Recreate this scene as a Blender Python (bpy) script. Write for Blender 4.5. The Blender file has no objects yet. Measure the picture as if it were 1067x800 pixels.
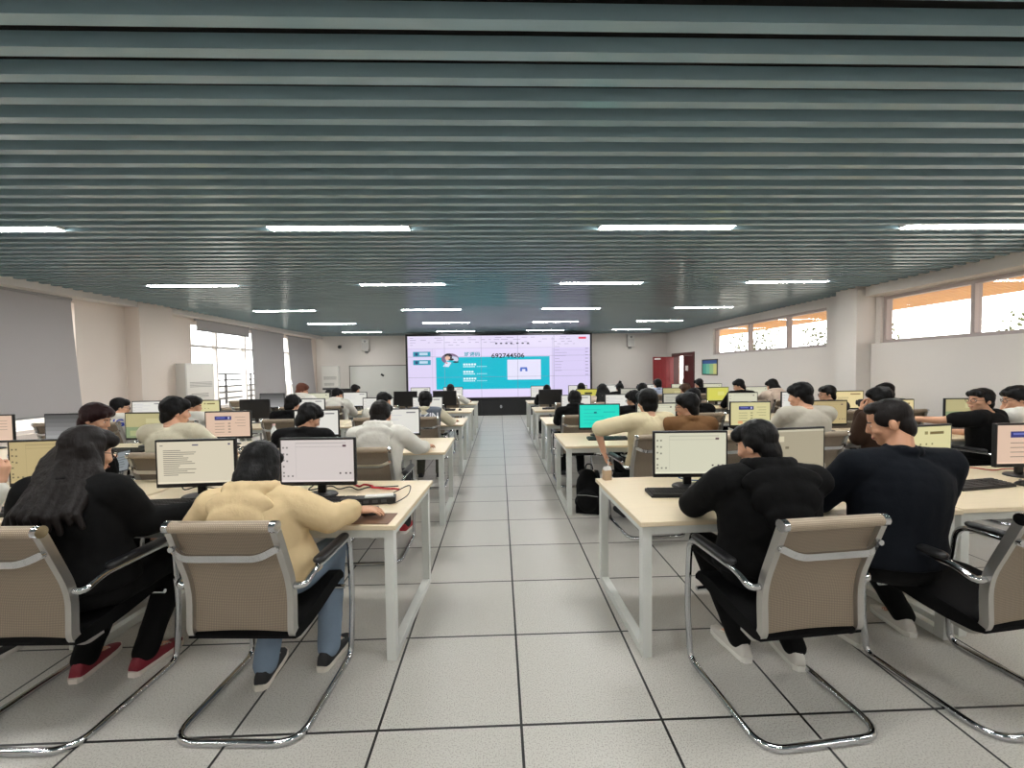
import bpy, math, random
import numpy as np
from mathutils import Vector as V, Matrix, Euler
from mathutils.bvhtree import BVHTree
random.seed(7)
PI = math.pi
sc = bpy.context.scene
COL = sc.collection
R = math.radians

# ------------------------------------------------------------------ materials
def lin(c):
    return tuple(((x/255)/12.92 if x/255 <= .04045 else ((x/255+.055)/1.055)**2.4) for x in c)
_M = {}
def mat(name, rgb, rough=.6, metal=0., spec=.5, bump=0., bscale=60., bstretch=(1,1,1), var=0., emit=0., coat=0., sheen=0.):
    if name in _M: return _M[name]
    m = bpy.data.materials.new(name); m.use_nodes = True
    nt = m.node_tree; b = nt.nodes['Principled BSDF']
    c = lin(rgb)
    b.inputs['Base Color'].default_value = (*c, 1)
    b.inputs['Roughness'].default_value = rough
    b.inputs['Metallic'].default_value = metal
    b.inputs['Specular IOR Level'].default_value = spec
    b.inputs['Coat Weight'].default_value = coat
    if sheen: b.inputs['Sheen Weight'].default_value = sheen
    if emit:
        b.inputs['Emission Color'].default_value = (*c, 1)
        b.inputs['Emission Strength'].default_value = emit
    if bump or var:
        tc = nt.nodes.new('ShaderNodeTexCoord'); mp = nt.nodes.new('ShaderNodeMapping')
        mp.inputs['Scale'].default_value = bstretch
        nt.links.new(tc.outputs['Object'], mp.inputs['Vector'])
        no = nt.nodes.new('ShaderNodeTexNoise'); no.inputs['Scale'].default_value = bscale
        no.inputs['Detail'].default_value = 4
        nt.links.new(mp.outputs['Vector'], no.inputs['Vector'])
        if bump:
            bp = nt.nodes.new('ShaderNodeBump'); bp.inputs['Strength'].default_value = bump
            bp.inputs['Distance'].default_value = .01
            nt.links.new(no.outputs['Fac'], bp.inputs['Height'])
            nt.links.new(bp.outputs['Normal'], b.inputs['Normal'])
        if var:
            mx = nt.nodes.new('ShaderNodeMix'); mx.data_type = 'RGBA'
            mx.inputs['A'].default_value = (*[x*(1-var) for x in c], 1)
            mx.inputs['B'].default_value = (*[min(1, x*(1+var)) for x in c], 1)
            nt.links.new(no.outputs['Fac'], mx.inputs['Factor'])
            nt.links.new(mx.outputs['Result'], b.inputs['Base Color'])
    _M[name] = m
    return m
def glow(rgb, s=1.0, gloss=True):
    k = 'glow_%d_%d_%d_%g' % (*rgb, s)
    if k in _M: return _M[k]
    m = bpy.data.materials.new(k); m.use_nodes = True
    b = m.node_tree.nodes['Principled BSDF']
    b.inputs['Base Color'].default_value = (.01, .01, .01, 1)
    b.inputs['Roughness'].default_value = .35
    b.inputs['Specular IOR Level'].default_value = .3
    b.inputs['Emission Color'].default_value = (*lin(rgb), 1)
    b.inputs['Emission Strength'].default_value = s
    _M[k] = m
    return m
def glass_mat():
    m = bpy.data.materials.new('window_glass'); m.use_nodes = True
    nt = m.node_tree; nt.nodes.clear()
    o = nt.nodes.new('ShaderNodeOutputMaterial'); mx = nt.nodes.new('ShaderNodeMixShader')
    t = nt.nodes.new('ShaderNodeBsdfTransparent'); t.inputs[0].default_value = (.96, .97, .97, 1)
    g = nt.nodes.new('ShaderNodeBsdfGlossy'); g.inputs['Roughness'].default_value = .03
    mx.inputs[0].default_value = .06
    nt.links.new(t.outputs[0], mx.inputs[1]); nt.links.new(g.outputs[0], mx.inputs[2])
    nt.links.new(mx.outputs[0], o.inputs[0])
    return m
GLASS = glass_mat()

# ------------------------------------------------------------------ mesh helpers
def fillet(pts, r, n=5):
    pts = [V(p) for p in pts]; out = [pts[0]]
    for i in range(1, len(pts)-1):
        a, b, c = pts[i-1], pts[i], pts[i+1]
        d1 = (a-b); d2 = (c-b)
        rr = r[i] if isinstance(r, (list, tuple)) else r
        l = min(rr, d1.length*.49, d2.length*.49)
        if l < 1e-4: out.append(b); continue
        p = b+d1.normalized()*l; q = b+d2.normalized()*l
        for k in range(n+1):
            t = k/n
            out.append((1-t)**2*p+2*t*(1-t)*b+t*t*q)
    out.append(pts[-1])
    return out

class MB:
    def __init__(s): s.v = []; s.f = []; s.m = []
    def add(s, vs, fs, mi=0, mx=None):
        o = len(s.v)
        s.v += [tuple(mx @ V(p)) if mx else tuple(p) for p in vs]
        s.f += [tuple(i+o for i in f) for f in fs]; s.m += [mi]*len(fs)
        return s
    def box(s, x0, x1, y0, y1, z0, z1, mi=0, mx=None):
        vs = [(x0,y0,z0),(x1,y0,z0),(x1,y1,z0),(x0,y1,z0),(x0,y0,z1),(x1,y0,z1),(x1,y1,z1),(x0,y1,z1)]
        return s.add(vs, [(0,3,2,1),(4,5,6,7),(0,1,5,4),(1,2,6,5),(2,3,7,6),(3,0,4,7)], mi, mx)
    def loft(s, rings, mi=0, mx=None, caps=True, closed=True):
        n = len(rings[0]); vs = [p for r in rings for p in r]; fs = []
        for i in range(len(rings)-1):
            for j in range(n if closed else n-1):
                k = (j+1) % n
                fs.append((i*n+j, i*n+k, (i+1)*n+k, (i+1)*n+j))
        if caps and closed:
            fs.append(tuple(reversed(range(n)))); fs.append(tuple((len(rings)-1)*n+j for j in range(n)))
        return s.add(vs, fs, mi, mx)
    def tube(s, pts, r, n=8, mi=0, mx=None, flat=None, up=None):
        pts = [V(p) for p in pts]; rings = []; u = None
        for i, p in enumerate(pts):
            t = (pts[min(i+1, len(pts)-1)]-pts[max(i-1, 0)]).normalized()
            if u is None:
                u = V(up) if up else (V((0,0,1)) if abs(t.z) < .9 else V((0,1,0)))
            u = (u-t*u.dot(t)).normalized(); w = t.cross(u)
            rr = r[i] if isinstance(r, (list, tuple)) else r
            if flat:
                a, b = flat
                rings.append([p+w*a*x+u*b*y for x, y in ((-1,-1),(1,-1),(1,1),(-1,1))])
            else:
                rings.append([p+(w*math.cos(2*PI*k/n)+u*math.sin(2*PI*k/n))*rr for k in range(n)])
        return s.loft(rings, mi, mx)
    def cap(s, p, q, r1, r2, n=12, mi=0, k=4, mx=None, sq=1.0, up=None):
        p, q = V(p), V(q); t = q-p
        if t.length < 1e-6: t = V((0,0,1e-4))
        t.normalize()
        u = V(up) if up else (V((0,0,1)) if abs(t.z) < .9 else V((0,1,0)))
        u = (u-t*u.dot(t)).normalized(); w = t.cross(u)
        rings = []
        for i in range(k):
            a = PI/2*(1-(i+.15)/k); rings.append((p-t*r1*math.sin(a), r1*math.cos(a)))
        rings.append((p, r1)); rings.append((q, r2))
        for i in range(k):
            a = PI/2*(i+.85)/k; rings.append((q+t*r2*math.sin(a), r2*math.cos(a)))
        return s.loft([[c+(w*math.cos(2*PI*j/n)+u*sq*math.sin(2*PI*j/n))*r for j in range(n)] for c, r in rings], mi, mx)
    def ell(s, c, r, mx=None, nu=16, nv=10, mi=0):
        c = V(c); rings = []
        for i in range(nv):
            a = PI*(i+.5)/nv-PI/2
            rings.append([c+V((r[0]*math.cos(a)*math.cos(2*PI*j/nu), r[1]*math.cos(a)*math.sin(2*PI*j/nu), r[2]*math.sin(a))) for j in range(nu)])
        return s.loft(rings, mi, mx)
    def cyl(s, p, q, r, n=16, mi=0, mx=None): return s.tube([p, q], r, n, mi, mx)
    def mesh(s, name, mats, smooth=None):
        me = bpy.data.meshes.new(name); me.from_pydata(s.v, [], s.f)
        for m in (mats if isinstance(mats, (list, tuple)) else [mats]): me.materials.append(m)
        if s.m: me.polygons.foreach_set('material_index', s.m)
        if smooth is not None:
            me.polygons.foreach_set('use_smooth', [True]*len(me.polygons))
            me.set_sharp_from_angle(angle=R(smooth))
        me.update()
        return me
    def build(s, name, mats, parent=None, smooth=None, bevel=0):
        o = link(name, s.mesh(name, mats, smooth), parent)
        if bevel:
            b = o.modifiers.new('Bevel', 'BEVEL'); b.width = bevel; b.segments = 2; b.limit_method = 'ANGLE'; b.angle_limit = R(40)
        return o

def link(name, data, parent=None):
    o = bpy.data.objects.new(name, data); COL.objects.link(o)
    if parent: o.parent = parent
    return o
def tag(o, label=None, cat=None, group=None, kind=None):
    if label: o['label'] = label
    if cat: o['category'] = cat
    if group: o['group'] = group
    if kind: o['kind'] = kind
    return o
def thing(name, label, cat, loc=(0,0,0), rz=0, group=None):
    o = link(name, None); o.location = loc; o.rotation_euler = (0, 0, rz); o.empty_display_size = .1
    return tag(o, label, cat, group)
def struct(o): o['kind'] = 'structure'; return o
def dup(root, loc, rz, label, group=None, skip=()):
    r = root.copy(); COL.objects.link(r); r.location = loc; r.rotation_euler = (0, 0, rz); r['label'] = label
    if group: r['group'] = group
    for ch in list(root.children):
        if ch.name.split('.')[0] in skip: continue
        c = ch.copy(); COL.objects.link(c); c.parent = r
        for g in list(ch.children):
            d = g.copy(); COL.objects.link(d); d.parent = c
    return r
def remesh(mb, name, vox, smooth=6, disp=0., dscale=.12, mats=None):
    me = mb.mesh(name+'_src', []); o = link('tmp', me)
    m = o.modifiers.new('r', 'REMESH'); m.mode = 'VOXEL'; m.voxel_size = vox
    m = o.modifiers.new('s', 'SMOOTH'); m.factor = .5; m.iterations = smooth
    if disp:
        t = bpy.data.textures.get('folds%g' % dscale) or bpy.data.textures.new('folds%g' % dscale, 'CLOUDS')
        t.noise_scale = dscale; t.noise_depth = 2
        m = o.modifiers.new('d', 'DISPLACE'); m.texture = t; m.strength = disp; m.mid_level = .5; m.texture_coords = 'LOCAL'
    dg = bpy.context.evaluated_depsgraph_get(); dg.update()
    out = bpy.data.meshes.new_from_object(o.evaluated_get(dg))
    bpy.data.objects.remove(o); bpy.data.meshes.remove(me)
    out.name = name; out.materials.clear()
    for m in mats or []: out.materials.append(m)
    out.polygons.foreach_set('use_smooth', [True]*len(out.polygons)); out.update()
    return out
def text_mesh(s, size, name, m, bold=0., align='CENTER'):
    cu = bpy.data.curves.new(name, 'FONT'); cu.body = s; cu.size = size; cu.align_x = align; cu.align_y = 'CENTER'
    cu.offset = bold; cu.resolution_u = 3
    o = link('tmp', cu); dg = bpy.context.evaluated_depsgraph_get(); dg.update()
    me = bpy.data.meshes.new_from_object(o.evaluated_get(dg)); bpy.data.objects.remove(o)
    me.materials.clear(); me.materials.append(m); me.name = name
    return me

# ------------------------------------------------------------------ camera
FPX = 434.0
cy = V((520-533.5, -(385-400), -FPX)).normalized()
rr = R(.75); cx = V((math.cos(rr), math.sin(rr), 0)); cx = (cx-cy*cx.dot(cy)).normalized(); cz = cx.cross(cy)
W2C = Matrix((cx, cy, cz)).transposed()
cam = bpy.data.cameras.new('camera'); cam.sensor_width = 36; cam.lens = FPX/1067*36; cam.clip_start = .05
co = link('camera', cam); co.matrix_world = Matrix.Translation((0, 0, 1.5)) @ W2C.transposed().to_4x4()
sc.camera = co

# ------------------------------------------------------------------ room
XL, XR, YF, YB, ZC = -6.22, 6.12, 15.0, -2.6, 2.75
ZT = 3.0
WALL = mat('wall_paint', (222, 216, 210), .85, bump=.05, bscale=30)
WALLW = mat('wall_paint_warm', (226, 214, 204), .85, bump=.05, bscale=30)

def floor_mat():
    m = bpy.data.materials.new('raised_floor_tile'); m.use_nodes = True
    nt = m.node_tree; b = nt.nodes['Principled BSDF']; N = nt.nodes.new; Lk = nt.links.new
    tc = N('ShaderNodeTexCoord'); sp = N('ShaderNodeSeparateXYZ'); Lk(tc.outputs['Object'], sp.inputs[0])
    def mth(op, a, bb=None, c=None):
        n = N('ShaderNodeMath'); n.operation = op
        for i, x in enumerate((a, bb, c)):
            if x is None: continue
            if isinstance(x, (int, float)): n.inputs[i].default_value = x
            else: Lk(x, n.inputs[i])
        return n.outputs[0]
    def line(s, off):
        f = mth('FRACT', mth('DIVIDE', mth('SUBTRACT', s, off), .6))
        d = mth('ABSOLUTE', mth('SUBTRACT', f, .5))
        return mth('GREATER_THAN', d, .5-.0095)
    g = mth('MAXIMUM', line(sp.outputs[0], .073-6), line(sp.outputs[1], 2.305-6))
    # per tile tint
    tx = mth('FLOOR', mth('DIVIDE', mth('SUBTRACT', sp.outputs[0], .073-6), .6)); ty = mth('FLOOR', mth('DIVIDE', mth('SUBTRACT', sp.outputs[1], 2.305-6), .6))
    cb = N('ShaderNodeCombineXYZ'); Lk(tx, cb.inputs[0]); Lk(ty, cb.inputs[1])
    wn = N('ShaderNodeTexWhiteNoise'); Lk(cb.outputs[0], wn.inputs['Vector'])
    n1 = N('ShaderNodeTexNoise'); n1.inputs['Scale'].default_value = 165; n1.inputs['Detail'].default_value = 2; Lk(tc.outputs['Object'], n1.inputs['Vector'])
    r1 = N('ShaderNodeValToRGB'); r1.color_ramp.elements[0].position = .30; r1.color_ramp.elements[1].position = .52
    r1.color_ramp.elements[0].color = (*lin((158, 154, 146)), 1); r1.color_ramp.elements[1].color = (*lin((195, 192, 185)), 1)
    Lk(n1.outputs['Fac'], r1.inputs[0])
    hs = N('ShaderNodeHueSaturation'); Lk(r1.outputs[0], hs.inputs['Color']); Lk(mth('MULTIPLY_ADD', wn.outputs['Value'], .07, .965), hs.inputs['Value'])
    mx = N('ShaderNodeMix'); mx.data_type = 'RGBA'; Lk(g, mx.inputs['Factor']); Lk(hs.outputs[0], mx.inputs['A']); mx.inputs['B'].default_value = (.012, .012, .012, 1)
    Lk(mx.outputs['Result'], b.inputs['Base Color'])
    n2 = N('ShaderNodeTexNoise'); n2.inputs['Scale'].default_value = 7; Lk(tc.outputs['Object'], n2.inputs['Vector'])
    Lk(mth('MULTIPLY_ADD', n2.outputs['Fac'], .04, .30), b.inputs['Roughness'])
    bp = N('ShaderNodeBump'); bp.inputs['Strength'].default_value = .4; bp.inputs['Distance'].default_value = .004; bp.invert = True
    Lk(g, bp.inputs['Height']); Lk(bp.outputs['Normal'], b.inputs['Normal'])
    return m
struct(MB().box(-6.9, 6.6, YB-.2, YF+.2, -.1, 0).build('floor', floor_mat()))

# ceiling: slab, and metal baffle slats
SLAT = mat('ceiling_slat_metal', (148, 175, 184), .22, spec=.75, coat=.25, bump=.02, bscale=5)
DARK = mat('dark_void', (16, 17, 18), .9)
struct(MB().box(-6.9, 6.6, YB-.2, YF+.2, ZT, ZT+.1).build('trim_1', DARK))
mb = MB(); y = 1.533-.15*27
while y < YF-.06:
    mb.box(XL+.005, XR-.005, y, y+.05, ZC, ZC+.06); y += .15
struct(mb.build('ceiling', SLAT))

# front and back wall
struct(MB().box(-6.9, 6.6, YF, YF+.2, 0, ZT).build('wall_front', WALL))
struct(MB().box(-6.9, 6.6, YB-.2, YB, 0, ZT).build('wall_back', WALL))
# left wall with two big window bays (recess plane at XL-.25)
XR0 = XL-.25
mb = MB()
def lw(y0, y1, z0, z1, x0=XR0-.25, x1=XR0): mb.box(x0, x1, y0, y1, z0, z1)
B1 = (2.6, 6.6); B2 = (9.0, 14.5); ZS, ZH = .7, 2.6
lw(YB, B1[0], 0, ZT); lw(B1[1], B2[0], 0, ZT); lw(B2[1], YF, 0, ZT)
for b in (B1, B2): lw(b[0], b[1], 0, ZS); lw(b[0], b[1], ZH, ZT)
struct(mb.build('wall_left', WALLW))
struct(MB().box(XR0, XL, 7.45, 8.2, 0, ZT).build('trim_2', WALLW))                    # column
struct(MB().box(XR0, XL+.0, YB, 7.43, ZH+.06, ZT).build('trim_3', WALL))               # soffit over the near bay
struct(MB().box(XR0, XL+.0, 8.22, YF, ZH+.06, ZT).build('trim_4', WALL))
# right wall
W1 = (7.62, 11.75); W2 = (1.2, 6.52)
mb = MB()
def rw(y0, y1, z0, z1): mb.box(XR, XR+.2, y0, y1, z0, z1)
DY = (12.93, 14.47); DZ = 1.93
rw(YB, W2[0], 0, ZT); rw(W2[1], W1[0], 0, ZT); rw(W1[1], DY[0], 0, ZT); rw(DY[1], YF, 0, ZT); rw(DY[0], DY[1], DZ, ZT)
for w in (W1, W2): rw(w[0], w[1], 0, 1.845); rw(w[0], w[1], 2.585, ZT)
struct(mb.build('wall_right', WALL))
struct(MB().box(5.80, XR, 6.60, 7.02, 0, ZT).build('trim_5', WALL))
struct(MB().box(XR-.2, XR, YB, 6.58, 2.6, ZT).build('trim_6', WALL))
struct(MB().box(XR-.09, XR, YB, 6.58, 0, 1.84).build('trim_7', WALL))

# windows
FRAME = mat('window_frame', (176, 164, 160), .45, spec=.4)
FRAMEW = mat('window_frame_white', (226, 220, 214), .5)
def window(name, x, y0, y1, z0, z1, mull, trans=(), fm=FRAME, w=.05, d=.05):
    mb = MB()
    for z in (z0, z1-w): mb.box(x-d, x+d, y0, y1, z, z+w)
    ys = [y0]+list(mull)+[y1]
    for yy in ys:
        a = y0 if yy == y0 else (y1-w if yy == y1 else yy-w/2)
        mb.box(x-d, x+d, a, a+w, z0+w, z1-w)
    for z in trans: mb.box(x-d*.9, x+d*.9, y0+w, y1-w, z-w/2, z+w/2)
    o = struct(mb.build(name, fm))
    for a, b in zip(ys[:-1], ys[1:]):
        p = MB().box(x-.004, x+.004, a+w*.4, b-w*.4, z0+w*.6, z1-w*.6).build('glass_pane', GLASS, o)
    return o
window('window_1', XR0-.12, B1[0], B1[1], ZS, ZH, (3.85, 5.1), (2.05,), FRAMEW)
window('window_2', XR0-.12, B2[0], B2[1], ZS, ZH, (9.9, 11.0, 12.1, 13.3), (2.10,), FRAMEW)
window('window_3', XR+.1, W2[0], W2[1], 1.845, 2.585, (2.7, 4.0, 5.26))
window('window_4', XR+.1, W1[0], W1[1], 1.845, 2.585, (8.76, 10.13))

# roller blinds
BLIND = mat('blind_grey', (178, 174, 174), .85, bump=.08, bscale=120)
_n = BLIND.node_tree; _t = _n.nodes.new('ShaderNodeBsdfTranslucent'); _t.inputs[0].default_value = (.46, .44, .44, 1); _x = _n.nodes.new('ShaderNodeMixShader'); _x.inputs[0].default_value = .15
_n.links.new(_n.nodes['Principled BSDF'].outputs[0], _x.inputs[1]); _n.links.new(_t.outputs[0], _x.inputs[2]); _n.links.new(_x.outputs[0], _n.nodes['Material Output'].inputs[0])
def blind(label, y0, y1, ztop, zbot, x, out=0.):
    t = thing('roller_blind', label, 'blind', (x, (y0+y1)/2, zbot), 0, 'roller blinds on the left windows')
    h = ztop-zbot; w = (y1-y0)/2
    mb = MB(); n = 12; rings = []
    for i in range(n+1):
        s = i/n; xx = out*(1-s)**1.2
        rings.append([(xx-.002, -w, h*s), (xx+.002, -w, h*s), (xx+.002, w, h*s), (xx-.002, w, h*s)])
    mb.loft(rings).build('fabric', BLIND, t)
    MB().cyl((out, -w, 0), (out, w, 0), .014).build('bottom_bar', mat('blind_bar', (150,148,148), .5), t, smooth=40)
    MB().cyl((-.02, -w-.02, h+.02), (-.02, w+.02, h+.02), .028).build('roller', mat('blind_bar', (150,148,148), .5), t, smooth=40)
    return t
blind('wide grey roller blind hanging slanted over the window nearest the camera on the left', 2.3, 6.50, 2.62, .93, -6.42, .10)
blind('short rolled-up grey blind above the bare bright window behind the air conditioner', 9.05, 10.9, 2.62, 2.42, -6.38)
blind('grey roller blind pulled down just right of the bare bright window', 10.98, 12.6, 2.6, .75, -6.38, .05)
blind('grey-green roller blind pulled down in the far left corner of the room', 12.84, 14.42, 2.58, .75, -6.38, .12)

# outside the windows
RAIL = mat('railing_metal', (62, 60, 62), .5, metal=.3)
t = thing('balcony_railing', 'metal balcony railing outside the bare left window', 'railing', (-7.2, 11.2, .2))
for z in (.84, 1.0, 1.16, 1.32, 1.48): MB().cyl((0, -2.2, z-.2), (0, 2.2, z-.2), .022, 8).build('rail', RAIL, t, smooth=40)
for yy in (-2.2, -1.1, 0, 1.1, 2.2): MB().box(-.02, .02, yy-.02, yy+.02, -.2, 1.28).build('post', RAIL, t)
struct(MB().box(-9.5, XR0-.26, 1, 16, -.1, 0).build('trim_8', mat('balcony_floor', (190, 186, 180), .8)))
def wood_mat():
    m = bpy.data.materials.new('wood_soffit'); m.use_nodes = True
    nt = m.node_tree; b = nt.nodes['Principled BSDF']; N = nt.nodes.new; Lk = nt.links.new
    tc = N('ShaderNodeTexCoord'); sp = N('ShaderNodeSeparateXYZ'); Lk(tc.outputs['Object'], sp.inputs[0])
    w = N('ShaderNodeTexNoise'); w.inputs['Scale'].default_value = 3
    mp = N('ShaderNodeMapping'); mp.inputs['Scale'].default_value = (6, .5, 1); Lk(tc.outputs['Object'], mp.inputs[0]); Lk(mp.outputs[0], w.inputs['Vector'])
    r = N('ShaderNodeValToRGB'); r.color_ramp.elements[0].color = (*lin((226, 146, 52)), 1); r.color_ramp.elements[1].color = (*lin((246, 190, 100)), 1)
    Lk(w.outputs['Fac'], r.inputs[0]); Lk(r.outputs[0], b.inputs['Base Color'])
    b.inputs['Roughness'].default_value = .45
    return m
mb = MB(); x = XR+.22
while x < 9.3: mb.box(x, x+.13, -3, 18, 2.78, 2.83); x += .17
mb.box(XR+.2, 9.3, -3, 18, 2.86, 2.9)
struct(mb.build('trim_9', wood_mat()))
struct(MB().box(XR+.2, 9.3, -3, 18, -.1, 0).build('trim_10', mat('corridor_floor', (196, 188, 178), .7)))
struct(MB().box(9.3, 9.45, -3, 18, 0, 1.15).build('trim_11', mat('parapet', (225, 222, 216), .8)))
struct(MB().box(-60, 60, -60, 60, -.3, -.2).build('trim_13', mat('outside_ground', (120, 116, 108), .9)))  # ground plane added to block sky light reaching the soffit from below
LEAF = mat('leaf', (78, 80, 44), .7, var=.25, bscale=3); BARK = mat('bark', (58, 46, 38), .9)
def tree(x, y, h, label, n, spread):
    t = thing('tree', label, 'tree', (x, y, 0), 0, 'trees beyond the corridor')
    mb = MB(); mb.tube([(0,0,0),(.05,0,h*.4),(0,.1,h*.75)], [.11,.08,.04], 8)
    for k in range(9):
        a = k*2.4; z = h*(.42+.05*k)
        mb.tube([(0,.05,z), (math.cos(a)*spread*.5, math.sin(a)*spread*.5, z+.3), (math.cos(a)*spread, math.sin(a)*spread, z+.45)], [.03,.018,.008], 5)
    mb.build('trunk', BARK, t, smooth=60)
    mb = MB(); rnd = random.Random(int(x*10+y))
    for k in range(n):
        a = rnd.random()*2*PI; q = rnd.random()**.5*spread; z = h*(.45+.55*rnd.random())
        p = V((math.cos(a)*q, math.sin(a)*q, z)); s = .05+.05*rnd.random()
        e = Euler((rnd.random()*6, rnd.random()*6, rnd.random()*6)).to_matrix().to_4x4()
        mb.add([(-s,0,0),(0,-s*.5,.01),(s,0,0),(0,s*.5,.01)], [(0,1,2,3)], 0, Matrix.Translation(p) @ e)
    mb.build('foliage', LEAF, t)
tree(13.2, 15.5, 3.0, 'sparse leafy tree seen through the farther high window on the right', 900, 1.5)
tree(14.5, 10.8, 2.9, 'small pale tree seen low in the nearer high window on the right', 350, .8)
tree(11.6, 18.5, 3.1, 'thin dark-branched tree at the left end of the farther high window', 500, 1.1)

# door, frame, poster, front wall fittings
WOODR = mat('door_red_wood', (128, 34, 38), .35, var=.12, bscale=4, bstretch=(8, 8, .6))
WOODD = mat('door_frame_wood', (74, 26, 26), .4, var=.1, bscale=4, bstretch=(8, 8, .6))
mb = MB()
mb.box(XR-.03, XR+.2, DY[0]-.07, DY[0]+.03, 0, DZ+.05); mb.box(XR-.03, XR+.2, DY[1]-.03, DY[1]+.07, 0, DZ+.05); mb.box(XR-.03, XR+.2, DY[0]+.03, DY[1]-.03, DZ-.05, DZ+.05)
struct(mb.build('trim_12', WOODD))
d = struct(MB().box(XR+.02, XR+.07, DY[0]+.035, DY[0]+.80, .005, DZ-.055).build('door_2', WOODD, bevel=.004))
MB().box(XR-.0, XR+.018, DY[0]+.42, DY[0]+.58, 1.38, 1.55).build('notice_plate', mat('plate_white', (235,235,230), .5), d)
MB().box(XR-.03, XR+.018, DY[0]+.70, DY[0]+.73, .85, 1.1).build('handle', mat('steel', (190,190,190), .25, metal=1), d, bevel=.006)
d = struct(link('door_1', None)); d.location = (XR-.02, DY[1]-.04, 0)
mb = MB(); mb.box(-.72, 0, -.04, 0, .005, DZ-.06)
for i in range(5): mb.box(-.68+i*.13, -.68+i*.13+.09, -.046, -.04, .15, DZ-.2)
struct(mb.build('leaf', WOODR, d, bevel=.004))
MB().box(-.68, -.46, -.0475, -.0465, DZ-.155, DZ-.105).build('sign_strip', mat('plate_white', (235,235,230), .5), d)
MB().box(-.69, -.66, -.09, -.04, .85, 1.1).build('handle', mat('steel', (190,190,190), .25, metal=1), d, bevel=.006)

t = thing('notice_poster', 'framed poster with blue header and green and yellow sheet on right wall', 'poster', (XR, 11.92, 1.26))
mb = MB()
for a in ((-.44,-.41,0,.46),(.41,.44,0,.46)): mb.box(-.02, 0, a[0], a[1], a[2], a[3])
mb.box(-.02, 0, -.41, .41, 0, .03); mb.box(-.02, 0, -.41, .41, .43, .46)
mb.build('frame', mat('poster_frame', (70, 66, 50), .5), t)
mb = MB(); cols = [(52, 92, 160), (84, 176, 160), (120, 196, 172), (168, 208, 150), (222, 220, 140)]
mb.box(-.008, 0, -.41, .41, .33, .43, 0)
for i in range(4): mb.box(-.008, 0, .41-.205*(i+1), .41-.205*i, .03, .33, i+1)
mb.build('sheet', [mat('poster%d' % i, c, .5) for i, c in enumerate(cols)], t)

STEEL = mat('steel', (190,190,190), .25, metal=1)
WHITEP = mat('white_plastic', (226, 224, 218), .45)
GREYP = mat('grey_plastic', (150, 150, 148), .5)
BLACKP = mat('black_plastic', (20, 20, 22), .42)
for nm, x, z, lb in (('wall_speaker', -4.69, 2.22, 'white loudspeaker high on the front wall above the whiteboard'), ('wall_speaker', 4.74, 2.27, 'white loudspeaker high on the front wall right of the video wall')):
    t = thing(nm, lb, 'speaker', (x, YF, z), 0, 'wall loudspeakers')
    MB().box(-.125, .125, -.2, -.04, 0, .42).build('cabinet', WHITEP, t, bevel=.01)
    MB().box(-.105, .105, -.205, -.2, .02, .28).build('grille', mat('speaker_grille', (205,203,198), .8, bump=.4, bscale=400), t)
    MB().cyl((0,-.215,.33),(0,-.2,.33),.04).build('tweeter', GREYP, t, smooth=40)
    MB().box(-.05, .05, -.06, 0, -.08, .12).build('bracket', GREYP, t)
t = thing('security_camera', 'small dark dome camera high in the front left corner', 'camera', (-5.62, YF, 2.32))
MB().box(-.05, .05, -.03, 0, .02, .12).build('mount', GREYP, t); MB().ell((0,-.08,.05),(.06,.06,.06)).build('dome', BLACKP, t, smooth=60)

t = thing('whiteboard', 'white board with thin dark frame on front wall left of video wall', 'whiteboard', (-4.03, YF, .51))
mb = MB(); w2 = 1.29; hh = 1.2
mb.box(-w2, w2, -.03, 0, 0, .025); mb.box(-w2, w2, -.03, 0, hh-.025, hh); mb.box(-w2, -w2+.025, -.03, 0, .025, hh-.025); mb.box(w2-.025, w2, -.03, 0, .025, hh-.025)
mb.build('frame', mat('board_frame', (92, 88, 80), .4, metal=.4), t)
MB().box(-w2+.02, w2-.02, -.02, 0, .02, hh-.02).build('panel', mat('board_white', (214, 214, 208), .12, spec=.6), t)
MB().box(-.6, .6, -.09, -.03, -.03, 0).build('tray', mat('board_frame', (92,88,80), .4, metal=.4), t)
t = tag(MB().box(-.06, .06, -.03, 0, -.035, .035, 0, Euler((0, R(35), 0)).to_matrix().to_4x4()).build('magnet_eraser', BLACKP, bevel=.005), 'black magnetic eraser stuck slanted on the whiteboard', 'eraser')
t.location = (-4.15, YF-.022, 1.36)

# floor-standing air conditioners
def aircon(label, loc, rz):
    t = thing('air_conditioner', label, 'air conditioner', loc, rz, 'floor standing air conditioners')
    MB().box(-.27, .27, -.17, .12, 0, 1.70).build('body', WHITEP, t, bevel=.015)
    mb = MB(); mb.box(-.255, .255, -.185, -.17, .98, 1.67); mb.build('front_panel', mat('ac_panel', (234,231,224), .35), t, bevel=.006)
    mb = MB()
    for k in range(4): mb.box(-.2, .22, -.188, -.185, 1.24+k*.028, 1.25+k*.028)
    for k in range(3): mb.box(-.18, .14, -.188, -.185, 1.04+k*.03, 1.052+k*.03)
    mb.build('label_print', mat('ac_print', (150,146,140), .5), t)
    mb = MB(); mb.box(-.25, .25, -.174, -.17, .88, .95)
    mb.build('display_strip', mat('ac_dark', (60,60,60), .4), t)
    mb = MB()
    for k in range(18): mb.box(-.25, .25, -.18, -.17, .1+k*.04, .12+k*.04)
    mb.build('intake_grille', mat('ac_grille', (196,192,186), .5), t)
aircon('white floor-standing air conditioner beside the bare window on the left wall', (-6.02, 8.42, 0), R(68))
aircon('white floor-standing air conditioner in the front left corner beside the whiteboard', (-5.8, 14.6, 0), R(5))

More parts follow.
